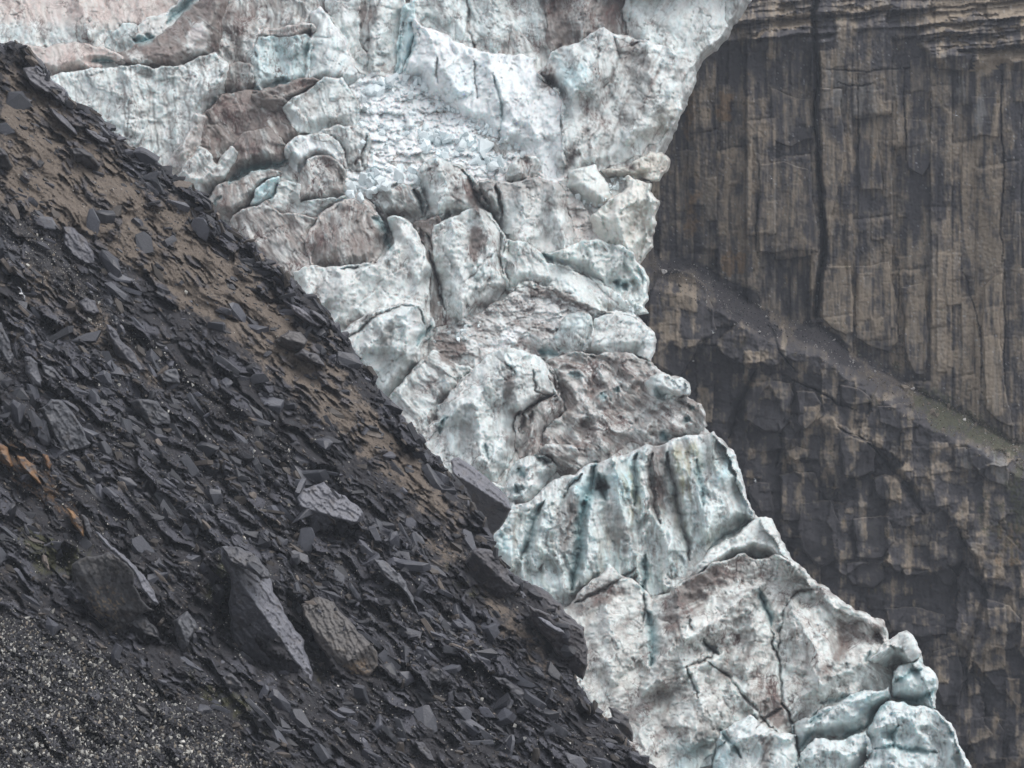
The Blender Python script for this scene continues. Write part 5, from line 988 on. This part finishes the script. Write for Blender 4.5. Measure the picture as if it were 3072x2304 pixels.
boulder('wide grey plate right of the square topped slab', C(0,1,[(265,700),(330,710),(380,760),(430,800),(350,820),(290,790)]), crease(C(0,1,[(270,750),(420,825)]), .8, 1.), h=1.8, base=(.09,.092,.105), ang=30)
boulder('tall leaning plate at the left edge halfway down', C(0,1,[(-40,420),(10,430),(50,520),(95,650),(85,745),(40,690),(0,620),(-40,600)]), crease(C(0,1,[(-20,560),(80,750)]), .7, .9), h=1.8, base=(.085,.087,.1), ang=60)
boulder('largest upright slab on the left with a light furrowed face', C(0,1,[(250,990),(330,925),(400,935),(470,1010),(530,1100),(595,1220),(520,1255),(450,1270),(400,1290),(350,1180),(300,1060)]), crease(C(0,1,[(300,1020),(420,1300)]), .5, .9), h=2.4, base=(.085,.088,.1), ang=58)
boulder('smooth faced block right of the largest upright slab', C(0,1,[(840,945),(900,925),(1020,940),(1100,1030),(1105,1095),(1020,1105),(950,1085),(880,1020)]), crease(C(0,1,[(900,940),(1000,1110)]), .45, 1.), h=2., base=(.072,.074,.084), name='slate_block', ang=50)
boulder('oval grey boulder below the strip of pale pebbles', C(0,1,[(1028,775),(1070,740),(1140,728),(1165,780),(1170,830),(1100,842),(1050,815)]), [C(0,1,[(1100,790)])[0] + (.2, -.45), C(0,1,[(1100,825)])[0] + (0, 1.2)], h=1.6, base=(.09,.093,.105), name='boulder')
boulder('long slab pair running down left of the pale pebble strip', C(0,1,[(690,440),(740,470),(800,560),(880,640),(955,745),(900,750),(850,700),(760,660),(715,560)]), crease(C(0,1,[(700,500),(900,755)]), .75, 1.), h=1.8, base=(.09,.09,.105), ang=50)
boulder('light topped slab above the long slab pair', C(0,1,[(500,300),(560,265),(620,290),(650,370),(600,390),(540,360)]), crease(C(0,1,[(510,340),(640,390)]), .6, 1.), h=1.6, base=(.085,.085,.1), ang=40)
boulder('orange stained slab at the left edge below the tall leaning plate', C(0,1,[(-60,1200),(0,1210),(50,1240),(90,1370),(60,1380),(0,1340),(-60,1330)]), crease(C(0,1,[(0,1280),(90,1380)]), .6, .9), h=2., base=(.20,.105,.045), k=dict(mixo=1), ang=60)
boulder('orange faced pointed slab right of the edge slab', C(0,1,[(110,1290),(160,1300),(230,1360),(275,1490),(240,1480),(180,1410),(120,1350)]), crease(C(0,1,[(120,1330),(270,1500)]), .6, .9), h=2., base=(.21,.11,.045), k=dict(mixo=1), ang=55)
boulder('short orange wedge above the pointed orange slab', C(0,1,[(275,1280),(310,1290),(340,1350),(325,1400),(290,1350)]), crease(C(0,1,[(280,1310),(330,1400)]), .6, .9), h=1.8, base=(.21,.11,.05), k=dict(mixo=1), ang=60)
boulder('narrow orange blade above the mossy hollow at lower left', C(0,2,[(430,-30),(480,0),(545,90),(560,180),(520,150),(460,70)]), crease(C(0,2,[(440,20),(555,180)]), .6, .9), h=2., base=(.25,.135,.055), k=dict(mixo=1), ang=58)
boulder('grey upright plate behind the narrow orange blade', C(0,2,[(520,10),(570,40),(600,130),(580,200),(550,120)]), crease(C(0,2,[(530,60),(580,200)]), .6, .9), h=1.6, base=(.08,.08,.09), ang=60)
boulder('curved light slab arching over a black hollow in the middle of the slope', C(1,2,[(205,300),(270,310),(330,360),(420,450),(470,550),(500,640),(525,750),(480,650),(430,560),(350,470),(260,400)]), crease(C(1,2,[(240,370),(500,700)]), .9, .9), h=2.6, base=(.105,.108,.122), ang=52)
boulder('pale standing plate with vertical cracks left of the biggest tilted slab', C(0,2,[(1125,700),(1160,680),(1215,640),(1262,700),(1278,760),(1230,830),(1205,915),(1170,900),(1130,800)]), [C(0,2,[(1200,740)])[0] + (.4, -.35), C(0,2,[(1150,760)])[0] + (-.9, .2)], h=2., base=(.1,.103,.115), name='boulder', ang=80)
boulder('black split rock beside the rounded boulder', C(0,2,[(820,720),(880,670),(950,680),(1020,760),(1050,840),(960,810),(940,870),(850,860)]), [C(0,2,[(930,740)])[0] + (.5, -.6), C(0,2,[(900,780)])[0] + (-.4, .9)], h=2.2, base=(.05,.05,.056), name='boulder')
boulder('long low slab with a black broken end on the lower right slope', C(1,2,[(975,1060),(1060,1070),(1150,1130),(1240,1200),(1250,1250),(1200,1290),(1150,1230),(1080,1140),(1010,1110)]), crease(C(1,2,[(990,1090),(1220,1290)]), .85, 1.), h=2., base=(.075,.075,.085), ang=38)
boulder('dark egg shaped boulder under the biggest tilted slab', C(0,2,[(1430,1070),(1490,1040),(1560,1100),(1578,1135),(1520,1168),(1460,1140)]), [C(0,2,[(1500,1090)])[0] + (.2, -.6), C(0,2,[(1490,1130)])[0] + (-.2, .9)], h=1.5, base=(.07,.07,.08), name='boulder')
boulder('squarish grey block below the broad grey brown boulder', C(1,2,[(535,1070),(590,1000),(655,1020),(668,1080),(640,1125),(570,1100)]), [C(1,2,[(600,1060)])[0] + (.15, -.3), C(1,2,[(560,1080)])[0] + (-.8, .6)], h=1.6, base=(.07,.07,.078), name='slate_block')
boulder('leaning flake with a light top edge at the bottom of the slope', C(1,2,[(470,1480),(530,1490),(580,1550),(620,1620),(560,1620),(500,1560)]), crease(C(1,2,[(480,1520),(610,1630)]), .7, .9), h=1.6, base=(.085,.085,.096), ang=50)
boulder('lone long stone in the pale pebbles near the bottom', C(0,2,[(860,1240),(910,1250),(970,1300),(1000,1350),(960,1340),(900,1300)]), crease(C(0,2,[(870,1270),(990,1355)]), .7, .9), h=1.2, base=(.08,.075,.075), ang=40)
def build_boulder(sp, i):
    label, poly, planes, h, base, k, ang, name, T = sp
    P = np.array(poly); cx, cy = P.mean(0); Y0 = min(MOR.get(cx, cy), 460) - h * 1.5; o_ = i * 7.7
    a = math.radians(ang); ca, sa = math.cos(a), math.sin(a); m = mpp(Y0); st = {}
    ks = [(px_, py_, gx, gy) for px_, py_, gx, gy in planes]
    def depth(U, V):
        Uw = U + 1.0 * fbm(U / 7, V / 7, 3, 700 + i); Vw = V + 1.0 * fbm(U / 7, V / 7, 3, 720 + i)
        ds = [gx * m * (Uw - px_) + gy * m * (Vw - py_) for px_, py_, gx, gy in ks]
        D = np.max(ds, 0); w = np.argmax(ds, 0); al = Uw * ca + Vw * sa; ac = -Uw * sa + Vw * ca
        e, i1, i2, i3, ex, ey = cells(al / 13 + o_, ac / 5, 17); e2, j1, j2, j3, ex2, ey2 = cells(al / 6 + o_, ac / 2.4, 18)
        cr = np.abs(fbm(al / 46 + o_, ac / 9, 3, 730, .5)); crk = (1 - sm(cr, 0, .03)) * sm(fbm(U / 14 + o_, V / 14, 2, 733), -.1, .2)
        R = -.22 * (i1 - .5) - .10 * (j1 - .5) - .12 * ey + .10 * (1 - sm(e, 0, .12)) - .07 * fbm(U / 2.2, V / 2.2, 2, 731) - .25 * fbm(U / 18 + o_, V / 18, 2, 732) + .22 * crk
        st.update(w=w, i1=i1, j1=j1, al=al, ac=ac, crk=crk)
        return Y0 + D + R
    def colour(U, V, pts):
        n = fbm(st['al'] / 9 + o_, st['ac'] / 2.6, 4, 741, .65); n2 = fbm(U / 2.4, V / 2.4, 2, 742, .7); n3 = fbm(U / 10 + o_, V / 10, 3, 743)
        c = np.zeros(U.shape + (3,), np.float32) + np.array(base, np.float32)
        if k.get('mixo'): c = mixc(c, (.07, .06, .06), sm(n3 + .5 * n, .0, .3))
        c = c * (1 + .22 * n + .10 * n2 + .2 * (st['i1'] - .5))[..., None]
        if len(ks) == 2: c = mixc(c, np.array(base) * .5, (st['w'] == 1) * .85)      # second plane, the underside, painted darker: its shade is put into the colour
        c = mixc(c, (.11, .085, .06), sm(n3 + .5 * n, .3, .6) * .3)
        for q, col, lo in (('tan', (.24, .175, .12), -.15), ('fleck', (.26, .19, .11), .12)):
            if q in k:
                d, _, _, ins = segd(U, V, np.array(k[q])); c = mixc(c, col, sm(np.where(ins, d, -d), -2, 4) * sm(n * .8 + n2 * .5, lo, lo + .25) * .85)
        return mixc(c, (.03, .03, .034), st['crk'] * .7)
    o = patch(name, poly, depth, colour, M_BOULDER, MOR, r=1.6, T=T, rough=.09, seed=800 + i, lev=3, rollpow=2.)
    tag(o, label, 'boulder' if name == 'boulder' else 'slab' if name == 'slate_slab' else 'rock')
BM = newfield()
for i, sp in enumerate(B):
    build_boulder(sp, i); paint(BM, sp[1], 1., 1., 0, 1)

# ---------- rock shapes
def hull_rock(seed, kind):
    """unit rock; slab: about 2 x 1 x thin; block: chunky"""
    import bmesh
    rs = np.random.RandomState(seed); bm = bmesh.new()
    if kind == 'slab':
        n = rs.randint(6, 10); an = np.sort(rs.rand(n) * 2 * np.pi + 0); t = rs.uniform(.12, .22)
        for a in an:
            rr = rs.uniform(.75, 1.15); x, y = rr * math.cos(a), .55 * rr * math.sin(a)
            bm.verts.new((x, y, t * rs.uniform(.8, 1.1))); bm.verts.new((x * rs.uniform(.93, 1.1), y * rs.uniform(.9, 1.15), -t))
            if rs.rand() < .5: bm.verts.new((x * .9, y * .85, t * rs.uniform(1.0, 1.3)))
    else:
        for i in range(16 if kind == 'block' else 8):
            v = rs.normal(size=3); v /= np.linalg.norm(v); v = np.sign(v) * np.abs(v) ** .7
            bm.verts.new((v[0] * rs.uniform(.8, 1.05), v[1] * .75 * rs.uniform(.8, 1.05), v[2] * .6 * rs.uniform(.7, 1.05)))
    r = bmesh.ops.convex_hull(bm, input=bm.verts)
    bmesh.ops.delete(bm, geom=list({e for e in r['geom_unused'] + r['geom_interior'] if isinstance(e, bmesh.types.BMVert)}), context='VERTS')
    bmesh.ops.triangulate(bm, faces=bm.faces)
    bmesh.ops.recalc_face_normals(bm, faces=bm.faces)
    bm.verts.index_update(); V = np.array([v.co[:] for v in bm.verts]); T = np.array([[v.index for v in f.verts] for f in bm.faces]); bm.free()
    return V, T
SLABS = [hull_rock(900 + i, 'slab') for i in range(14)]; BLOCKS = [hull_rock(940 + i, 'block') for i in range(12)]
PEBS = [hull_rock(980 + i, 'peb') for i in range(8)]
def rock_meshes(tag_, src, mat):
    out = []
    for V, T in src:
        me = bpy.data.meshes.new(tag_); me.from_pydata(V.tolist(), [], T.tolist()); me.materials.append(mat); out.append(me)
    return out
def frame_for(layer, u, v, rs, tilt, dirang, dirjit, k=4):
    """rotation whose X runs along the given screen direction within the ground, Z the ground's normal, tipped at random"""
    n = layer.normal(u, v, k)
    a = dirang + rs.normal() * dirjit
    d = Vector((math.cos(a), 0, -math.sin(a))); d = (d - n * d.dot(n)).normalized()
    y = n.cross(d).normalized()
    m = Matrix((d, y, n)).transposed().to_3x3()
    return m @ Euler((rs.normal() * tilt, rs.normal() * tilt * .6, rs.normal() * .2)).to_matrix()
def inside_mor(u, v): return MOR.get(u, v) < 1e5
def merged(name, items, src, mat, palette=None, cols=None):
    """many small stones as one mesh: items = (loc, 3x3, scale(3), shape index)"""
    Vs, Ts, Cs = [], [], []; off = 0
    for it in items:
        V, T = src[it[3]]; W_ = (V * it[2]) @ np.array(it[1]).T + np.array(it[0]); Vs.append(W_); Ts.append(T + off); off += len(V)
        Cs.append(np.tile(it[4], (len(V), 1)))
    return mesh_from(name, np.concatenate(Vs), np.concatenate(Ts), np.concatenate(Cs), mat, smooth=False)
M_STONE = surf_mat('scree stones', .55, .45, 5., .25, 7., .04)
M_PEB = surf_mat('pale pebbles', .7, .3, 6., .15, 9., .02)

rs = np.random.RandomState(77)
cand = []
while len(cand) < 20000:
    u, v = rs.uniform(-30, 690), rs.uniform(30, 800)
    if not inside_mor(u, v): continue
    if look(BM, u, v) > .3 and rs.rand() < .96: continue
    d = float(look(mo['d'], u, v)); r_ = float(look(mo['r'], u, v)); t = float(look(mo['t'], u, v)); p = float(look(mo['p'], u, v))
    if rs.rand() > .28 + .6 * max(d, r_): continue
    if t > .4 and r_ < .4 and rs.rand() < .42: continue
    size = 1.3 * (1 - rs.rand()) ** -.62                # px, long tail
    size *= math.exp(1.1 * float(fbm(np.float64(u / 40), np.float64(v / 40), 2, 690)))
    size = min(size, rs.uniform(14, 30) if p < .7 or v < 560 else 8) * (1.0 if p < .75 else .7)
    cand.append((size, u, v, d, r_, t, p))
for (x0_, y0_), (x1_, y1_) in zip(crest[:-1], crest[1:]):
    for q in range(max(1, int(math.hypot(x1_ - x0_, y1_ - y0_) / 5))):
        t_ = rs.rand(); w_ = rs.uniform(0, 5)
        u, v = x0_ + (x1_ - x0_) * t_ - w_ * .7, y0_ + (y1_ - y0_) * t_ + w_ * .7
        if inside_mor(u, v) and u > 0 and v < 768: cand.append((rs.uniform(5, 15), u, v, 0, 1., 0, 0))
cand.sort(reverse=True)
slab_me = rock_meshes('slate_slab', SLABS, M_SLATE); block_me = rock_meshes('slate_block', BLOCKS, M_SLATE)
zones = [('dark slate slab on the brown upper slope near its crest', 'slate slabs along the crest'),
         ('dark slate slab half sunk in tan earth on the upper slope', 'slate slabs on the tan earth'),
         ('grey black slate slab in the coarse middle of the slope', 'slate slabs in the middle of the slope'),
         ('dark slate slab on the lower right of the slope below the big boulders', 'slate slabs on the lower slope'),
         ('dark stone lying among pale pebbles in the lower left corner', 'dark stones among the pale pebbles')]
small = []
for i, (size, u, v, d, r_, t, p) in enumerate(cand):
    slab = rs.rand() < .72
    Y = MOR.get(u, v); m = frame_for(MOR, u, v, rs, .42 if slab else .6, SD, .42 if slab else .8)
    s_ = size * mpp(Y) * .62; sc = np.array([s_ * rs.uniform(.9, 1.35), s_ * rs.uniform(.7, 1.1), s_ * (rs.uniform(.7, 1.6) if slab else rs.uniform(.6, 1.))])
    n = MOR.normal(u, v, 3); loc = Vector(at(np.float64(u), np.float64(v), Y)) + n * float(sc[2]) * (.05 if slab else .1)
    k = rs.randint(len(SLABS) if slab else len(BLOCKS))
    if i < 290:
        o = bpy.data.objects.new('slate_slab' if slab else 'slate_block', (slab_me if slab else block_me)[k]); COL.objects.link(o)
        o.matrix_world = Matrix.Translation(loc) @ m.to_4x4() @ Matrix.Diagonal((*sc, 1)).to_4x4()
        z = 4 if p > .7 and v > 560 else 0 if r_ > .4 else 1 if t > .45 else 2 if v < 520 + u * .1 else 3
        lb, gp = zones[z]
        if not slab: lb = lb.replace('slab', 'block'); gp = gp.replace('slabs', 'blocks')
        tag(o, lb, 'stone' if z == 4 else 'rock', gp)
    else:
        b = rs.uniform(.5, 1.2) if rs.rand() < .8 else rs.uniform(1.4, 2.6); w = rs.rand()
        col = np.array([.044, .045, .054]) * b if w < .72 else np.array([.070, .058, .049]) * b
        small.append((loc, m, sc, k if slab else k + 14, col))
o = merged('scree_stones', small, SLABS + BLOCKS, M_STONE); tag(o, 'small dark slate stones strewn all over the slope', kind='stuff')
peb = []
while len(peb) < 27000:
    u, v = rs.uniform(-30, 690), rs.uniform(30, 800)
    if not inside_mor(u, v): continue
    if look(BM, u, v) > .3: continue
    p = float(look(mo['p'], u, v))
    if rs.rand() > .035 + .9 * p * p: continue
    big = v > 560 and p > .7
    size = (2.6 if big else 1.25) * (1 - rs.rand()) ** -.28 * rs.uniform(.6, 1.1)
    Y = MOR.get(u, v); s_ = min(size, 7) * mpp(Y) * .5
    m = Euler(rs.rand(3) * 6.28).to_matrix(); loc = Vector(at(np.float64(u), np.float64(v), Y)) + MOR.normal(u, v, 2) * s_ * .7
    w = rs.rand(); b = rs.uniform(.5, 1.25)
    col = np.array([.50, .485, .445]) * b if w < .25 else np.array([.30, .26, .21]) * b if w < .35 else np.array([.05, .05, .056]) * b * 1.3
    peb.append((loc, m, np.array([s_, s_ * rs.uniform(.8, 1.2), s_ * 1.2]), rs.randint(8), col))
o = merged('pebbles', peb, PEBS, M_PEB); tag(o, 'pale and dark pebbles scattered over the slope and thick in the lower left corner', kind='stuff')

# ------------------------------------------------------------------ broken ice
rs = np.random.RandomState(31)
ice_me = rock_meshes('ice_block', BLOCKS, M_ICEBLOCK)
def poly_scatter(poly, n, rs):
    P = np.array(poly); out = []
    while len(out) < n:
        u = rs.uniform(P[:, 0].min(), P[:, 0].max(), 400); v = rs.uniform(P[:, 1].min(), P[:, 1].max(), 400)
        _, _, _, ins = segd(u, v, P)
        out += [(a, b) for a, b, c in zip(u, v, ins) if c]
    return out[:n]
IB = [  # polygon, count, px size range, label, group
 (C(1,0,[(190,480),(330,500),(420,480),(560,500),(560,620),(480,680),(250,640),(100,680)]), 34, (4, 13), 'pale blue ice block in the pile at the head of the white rubble apron', 'ice blocks at the head of the rubble apron'),
 (C(1,0,[(560,640),(700,680),(900,790),(1210,1000),(1180,1030),(950,900),(700,780)]), 40, (3, 6), 'small ice block rolled to the foot of the scooped white face', 'ice blocks at the foot of the scooped face'),
 (C(1,0,[(480,880),(640,830),(850,900),(1000,1000),(1080,1050),(1060,1120),(900,1080),(700,1040),(560,1010)]), 46, (5, 15), 'large white ice block on the ledge behind the grey ice tower', 'large ice blocks behind the grey tower'),
 (C(1,0,[(0,1260),(120,1130),(260,1100),(480,1100),(500,1170),(330,1220),(200,1270),(60,1330)]), 34, (4, 13), 'white ice block on the lip above the round dark ice boulder', 'ice blocks on the lip of the apron'),
 (C(1,0,[(100,700),(500,700),(640,820),(460,870),(250,1000),(100,1000)]), 36, (3, 7), 'small ice block half buried in the white snow of the apron', 'small ice blocks on the snow'),
 (C(1,0,[(1440,1200),(1540,1310),(1640,1350),(1700,1330),(1800,1220),(1840,1160),(1720,1150),(1740,1270),(1600,1320)]), 26, (2.5, 6), 'ice block in the pinkish gully beside the cream swollen mass', 'ice blocks in the pinkish gully'),
 (C(1,1,[(1780,240),(1900,290),(1960,350),(1900,380),(1830,330)]), 12, (2, 5), 'ice crumb at the edge of the lumpy teal ice beside the cliff', 'ice crumbs beside the cliff'),
 (C(1,1,[(600,560),(720,470),(860,420),(950,420),(860,520),(700,600)]), 14, (2, 5), 'dirty ice lump on the left end of the snow saddle', 'ice lumps on the snow saddle'),
]
for poly, n, (s0, s1), lab, gp in IB:
    for u, v in poly_scatter(poly, n, rs):
        Y = ICE.get(u, v)
        if Y > 1e5: continue
        size = s0 + (s1 - s0) * rs.rand() ** 1.8; s_ = size * mpp(Y) * .75
        o = bpy.data.objects.new('ice_block', ice_me[rs.randint(12)]); COL.objects.link(o)
        nrm = ICE.normal(u, v, 4)
        o.location = Vector(at(np.float64(u), np.float64(v), Y)) + nrm * s_ * .15 + Vector((0, 0, s_ * .15))
        o.rotation_euler = tuple(rs.rand(3) * 6.28); o.scale = (s_, s_ * rs.uniform(.8, 1.2), s_ * rs.uniform(.9, 1.3))
        tag(o, lab, 'ice block', gp)

# ------------------------------------------------------------------ debris on the cliff's shelf
its = []; fine_ = []
while len(its) < 5000:
    u = rs.uniform(650, 1060); v = float(np.interp(u, dx_, dy_)) + rs.uniform(-3, 34)
    if v > 790: continue
    if v - np.interp(u, dx_, dy_) > 16 and look(cl['s'], u, v) + look(cl['g'], u, v) < .4 and rs.rand() < .8: continue
    Y = CLF.get(u, v); sc_ = float(look(cl['s'], u, v)); s_ = rs.uniform(.5, 1.5) * (1 - rs.rand()) ** -.3 * mpp(Y) * .55
    w = rs.rand(); b = rs.uniform(.6, 1.3)
    col = np.array([.50, .48, .47]) * b if (w < .05 + .10 * (.2 < sc_ < .9)) else np.array([.05, .048, .054]) * b if sc_ > .4 else np.array([.17, .14, .11]) * b
    its.append((Vector(at(np.float64(u), np.float64(v), Y)) + Vector((0, -s_ * .2, 0)), Euler(rs.rand(3) * 6.28).to_matrix(), np.array([s_, s_ * rs.uniform(.7, 1.2), s_]), rs.randint(8), col))
o = merged('talus_stones', its, PEBS, M_STONE); tag(o, 'small broken stones and pale fragments lying on the slanting cliff shelf', kind='stuff')

# ------------------------------------------------------------------ gulls
M_GULL = surf_mat('white feathers', .6, .3, 20., .05, 20., .002, col=(.80, .80, .80))
M_GREY = surf_mat('grey wing feathers', .6, .3, 20., .05, 20., .002, col=(.34, .36, .39))
def gull(u, v, Y, label, span=1.1, head=0., bank=0., flap=.25, sit=False):
    import bmesh
    root = bpy.data.objects.new('gull', None); COL.objects.link(root); root.empty_display_size = .3
    root.location = Vector(at(np.float64(u), np.float64(v), Y)); root.rotation_euler = (bank, 0, head)
    tag(root, label, 'bird')
    L = .42
    prof = [(-.50, .004), (-.42, .05), (-.25, .055), (-.05, .075), (.12, .082), (.28, .065), (.36, .048), (.42, .052), (.48, .045), (.53, .015), (.58, .004)]
    vs = []; fs = []
    for i, (x, r) in enumerate(prof):
        for j in range(8):
            a = j * math.pi / 4; vs.append((x * L, math.cos(a) * r * (1.6 if x < -.3 else 1) * .9, math.sin(a) * r * (.35 if x < -.3 else 1) + .03 * max(0, x)))
    for i in range(len(prof) - 1):
        for j in range(8):
            a = i * 8 + j; b = i * 8 + (j + 1) % 8; fs.append((a, b, b + 8, a + 8))
    me = bpy.data.meshes.new('body'); me.from_pydata(vs, [], fs); me.materials.append(M_GULL)
    for p in me.polygons: p.use_smooth = True
    b = bpy.data.objects.new('body', me); COL.objects.link(b); b.parent = root
    for sgn in ((-1, 1)):
        h = span / 2
        st = [(0, .16, .10, 0), (.25, .19, .06, .35), (.5, .17, .06, .75), (.75, .06, -.05, .8), (1., -.10, -.14, .75)] if not sit else [(0, .12, .02, 0), (.06, .10, -.08, .02), (.12, .04, -.2, 0)]
        wv, wf = [], []
        for t, le, te, z in st:
            for x, dz in ((le, 0), ((le + te) / 2, .018), (te, 0), ((le + te) / 2, -.006)):
                wv.append((x, sgn * (.05 + t * h), z * flap * h + dz))
        n = len(st)
        for i in range(n - 1):
            for j in range(4):
                a = i * 4 + j; c = i * 4 + (j + 1) % 4; wf.append((a, c, c + 4, a + 4))
        wf.append(tuple(range(n * 4 - 4, n * 4)))
        me = bpy.data.meshes.new('wing'); me.from_pydata(wv, [], wf); me.materials.append(M_GREY)
        w = bpy.data.objects.new('wing', me); COL.objects.link(w); w.parent = root
gull(21, 293.5, 385, 'white gull gliding low over the dark slope at the far left', head=.9, bank=.9, flap=.3, span=1.3)
gull(956.5, 115.5, 700, 'white gull flying in front of the upper right of the cliff', head=2.8, bank=.5, flap=.5, span=1.5)
gull(771.5, 178.5, 805, 'gull flying just left of the long black crack in the cliff', head=1.2, bank=.9, span=1.4)
gull(693.5, 361, 800, 'gull perched on the ledge closest to the glacier edge', head=2.9, sit=True, span=1.2)
gull(755, 481, 790, 'gull flying in front of the dark lower cliff', head=.2, bank=.6, span=1.5)
gull(713, 333, 800, 'gull hovering over the rim of the brown rock bulge', head=.6, bank=.4, flap=.5, span=1.4)

# ------------------------------------------------------------------ valley floor and thin haze
me = bpy.data.meshes.new('ground'); me.from_pydata([(-3000, -2500, -130), (3000, -2500, -130), (3000, 4000, -130), (-3000, 4000, -130)], [], [(0, 1, 2, 3)])
me.materials.append(surf_mat('valley gravel', .9, .2, .05, .3, .2, .3, col=(.16, .15, .14)))
g = bpy.data.objects.new('ground', me); COL.objects.link(g); g['kind'] = 'structure'
hz = bpy.data.materials.new('haze'); hz.use_nodes = True; nt = hz.node_tree; nt.nodes.clear()
pv = nt.nodes.new('ShaderNodeVolumePrincipled'); pv.inputs['Density'].default_value = HAZE; pv.inputs['Color'].default_value = (.80, .86, .95, 1); pv.inputs['Anisotropy'].default_value = .3
oo = nt.nodes.new('ShaderNodeOutputMaterial'); nt.links.new(pv.outputs[0], oo.inputs['Volume'])
x0, x1, y0, y1, z0, z1 = -3100, 3100, -2600, 4100, -131, 100
me = bpy.data.meshes.new('haze')
me.from_pydata([(x, y, z) for z in (z0, z1) for x, y in ((x0, y0), (x1, y0), (x1, y1), (x0, y1))], [], [(3, 2, 1, 0), (4, 5, 6, 7), (0, 1, 5, 4), (1, 2, 6, 5), (2, 3, 7, 6), (3, 0, 4, 7)])
me.materials.append(hz); h = bpy.data.objects.new('haze', me); COL.objects.link(h); h['kind'] = 'stuff'
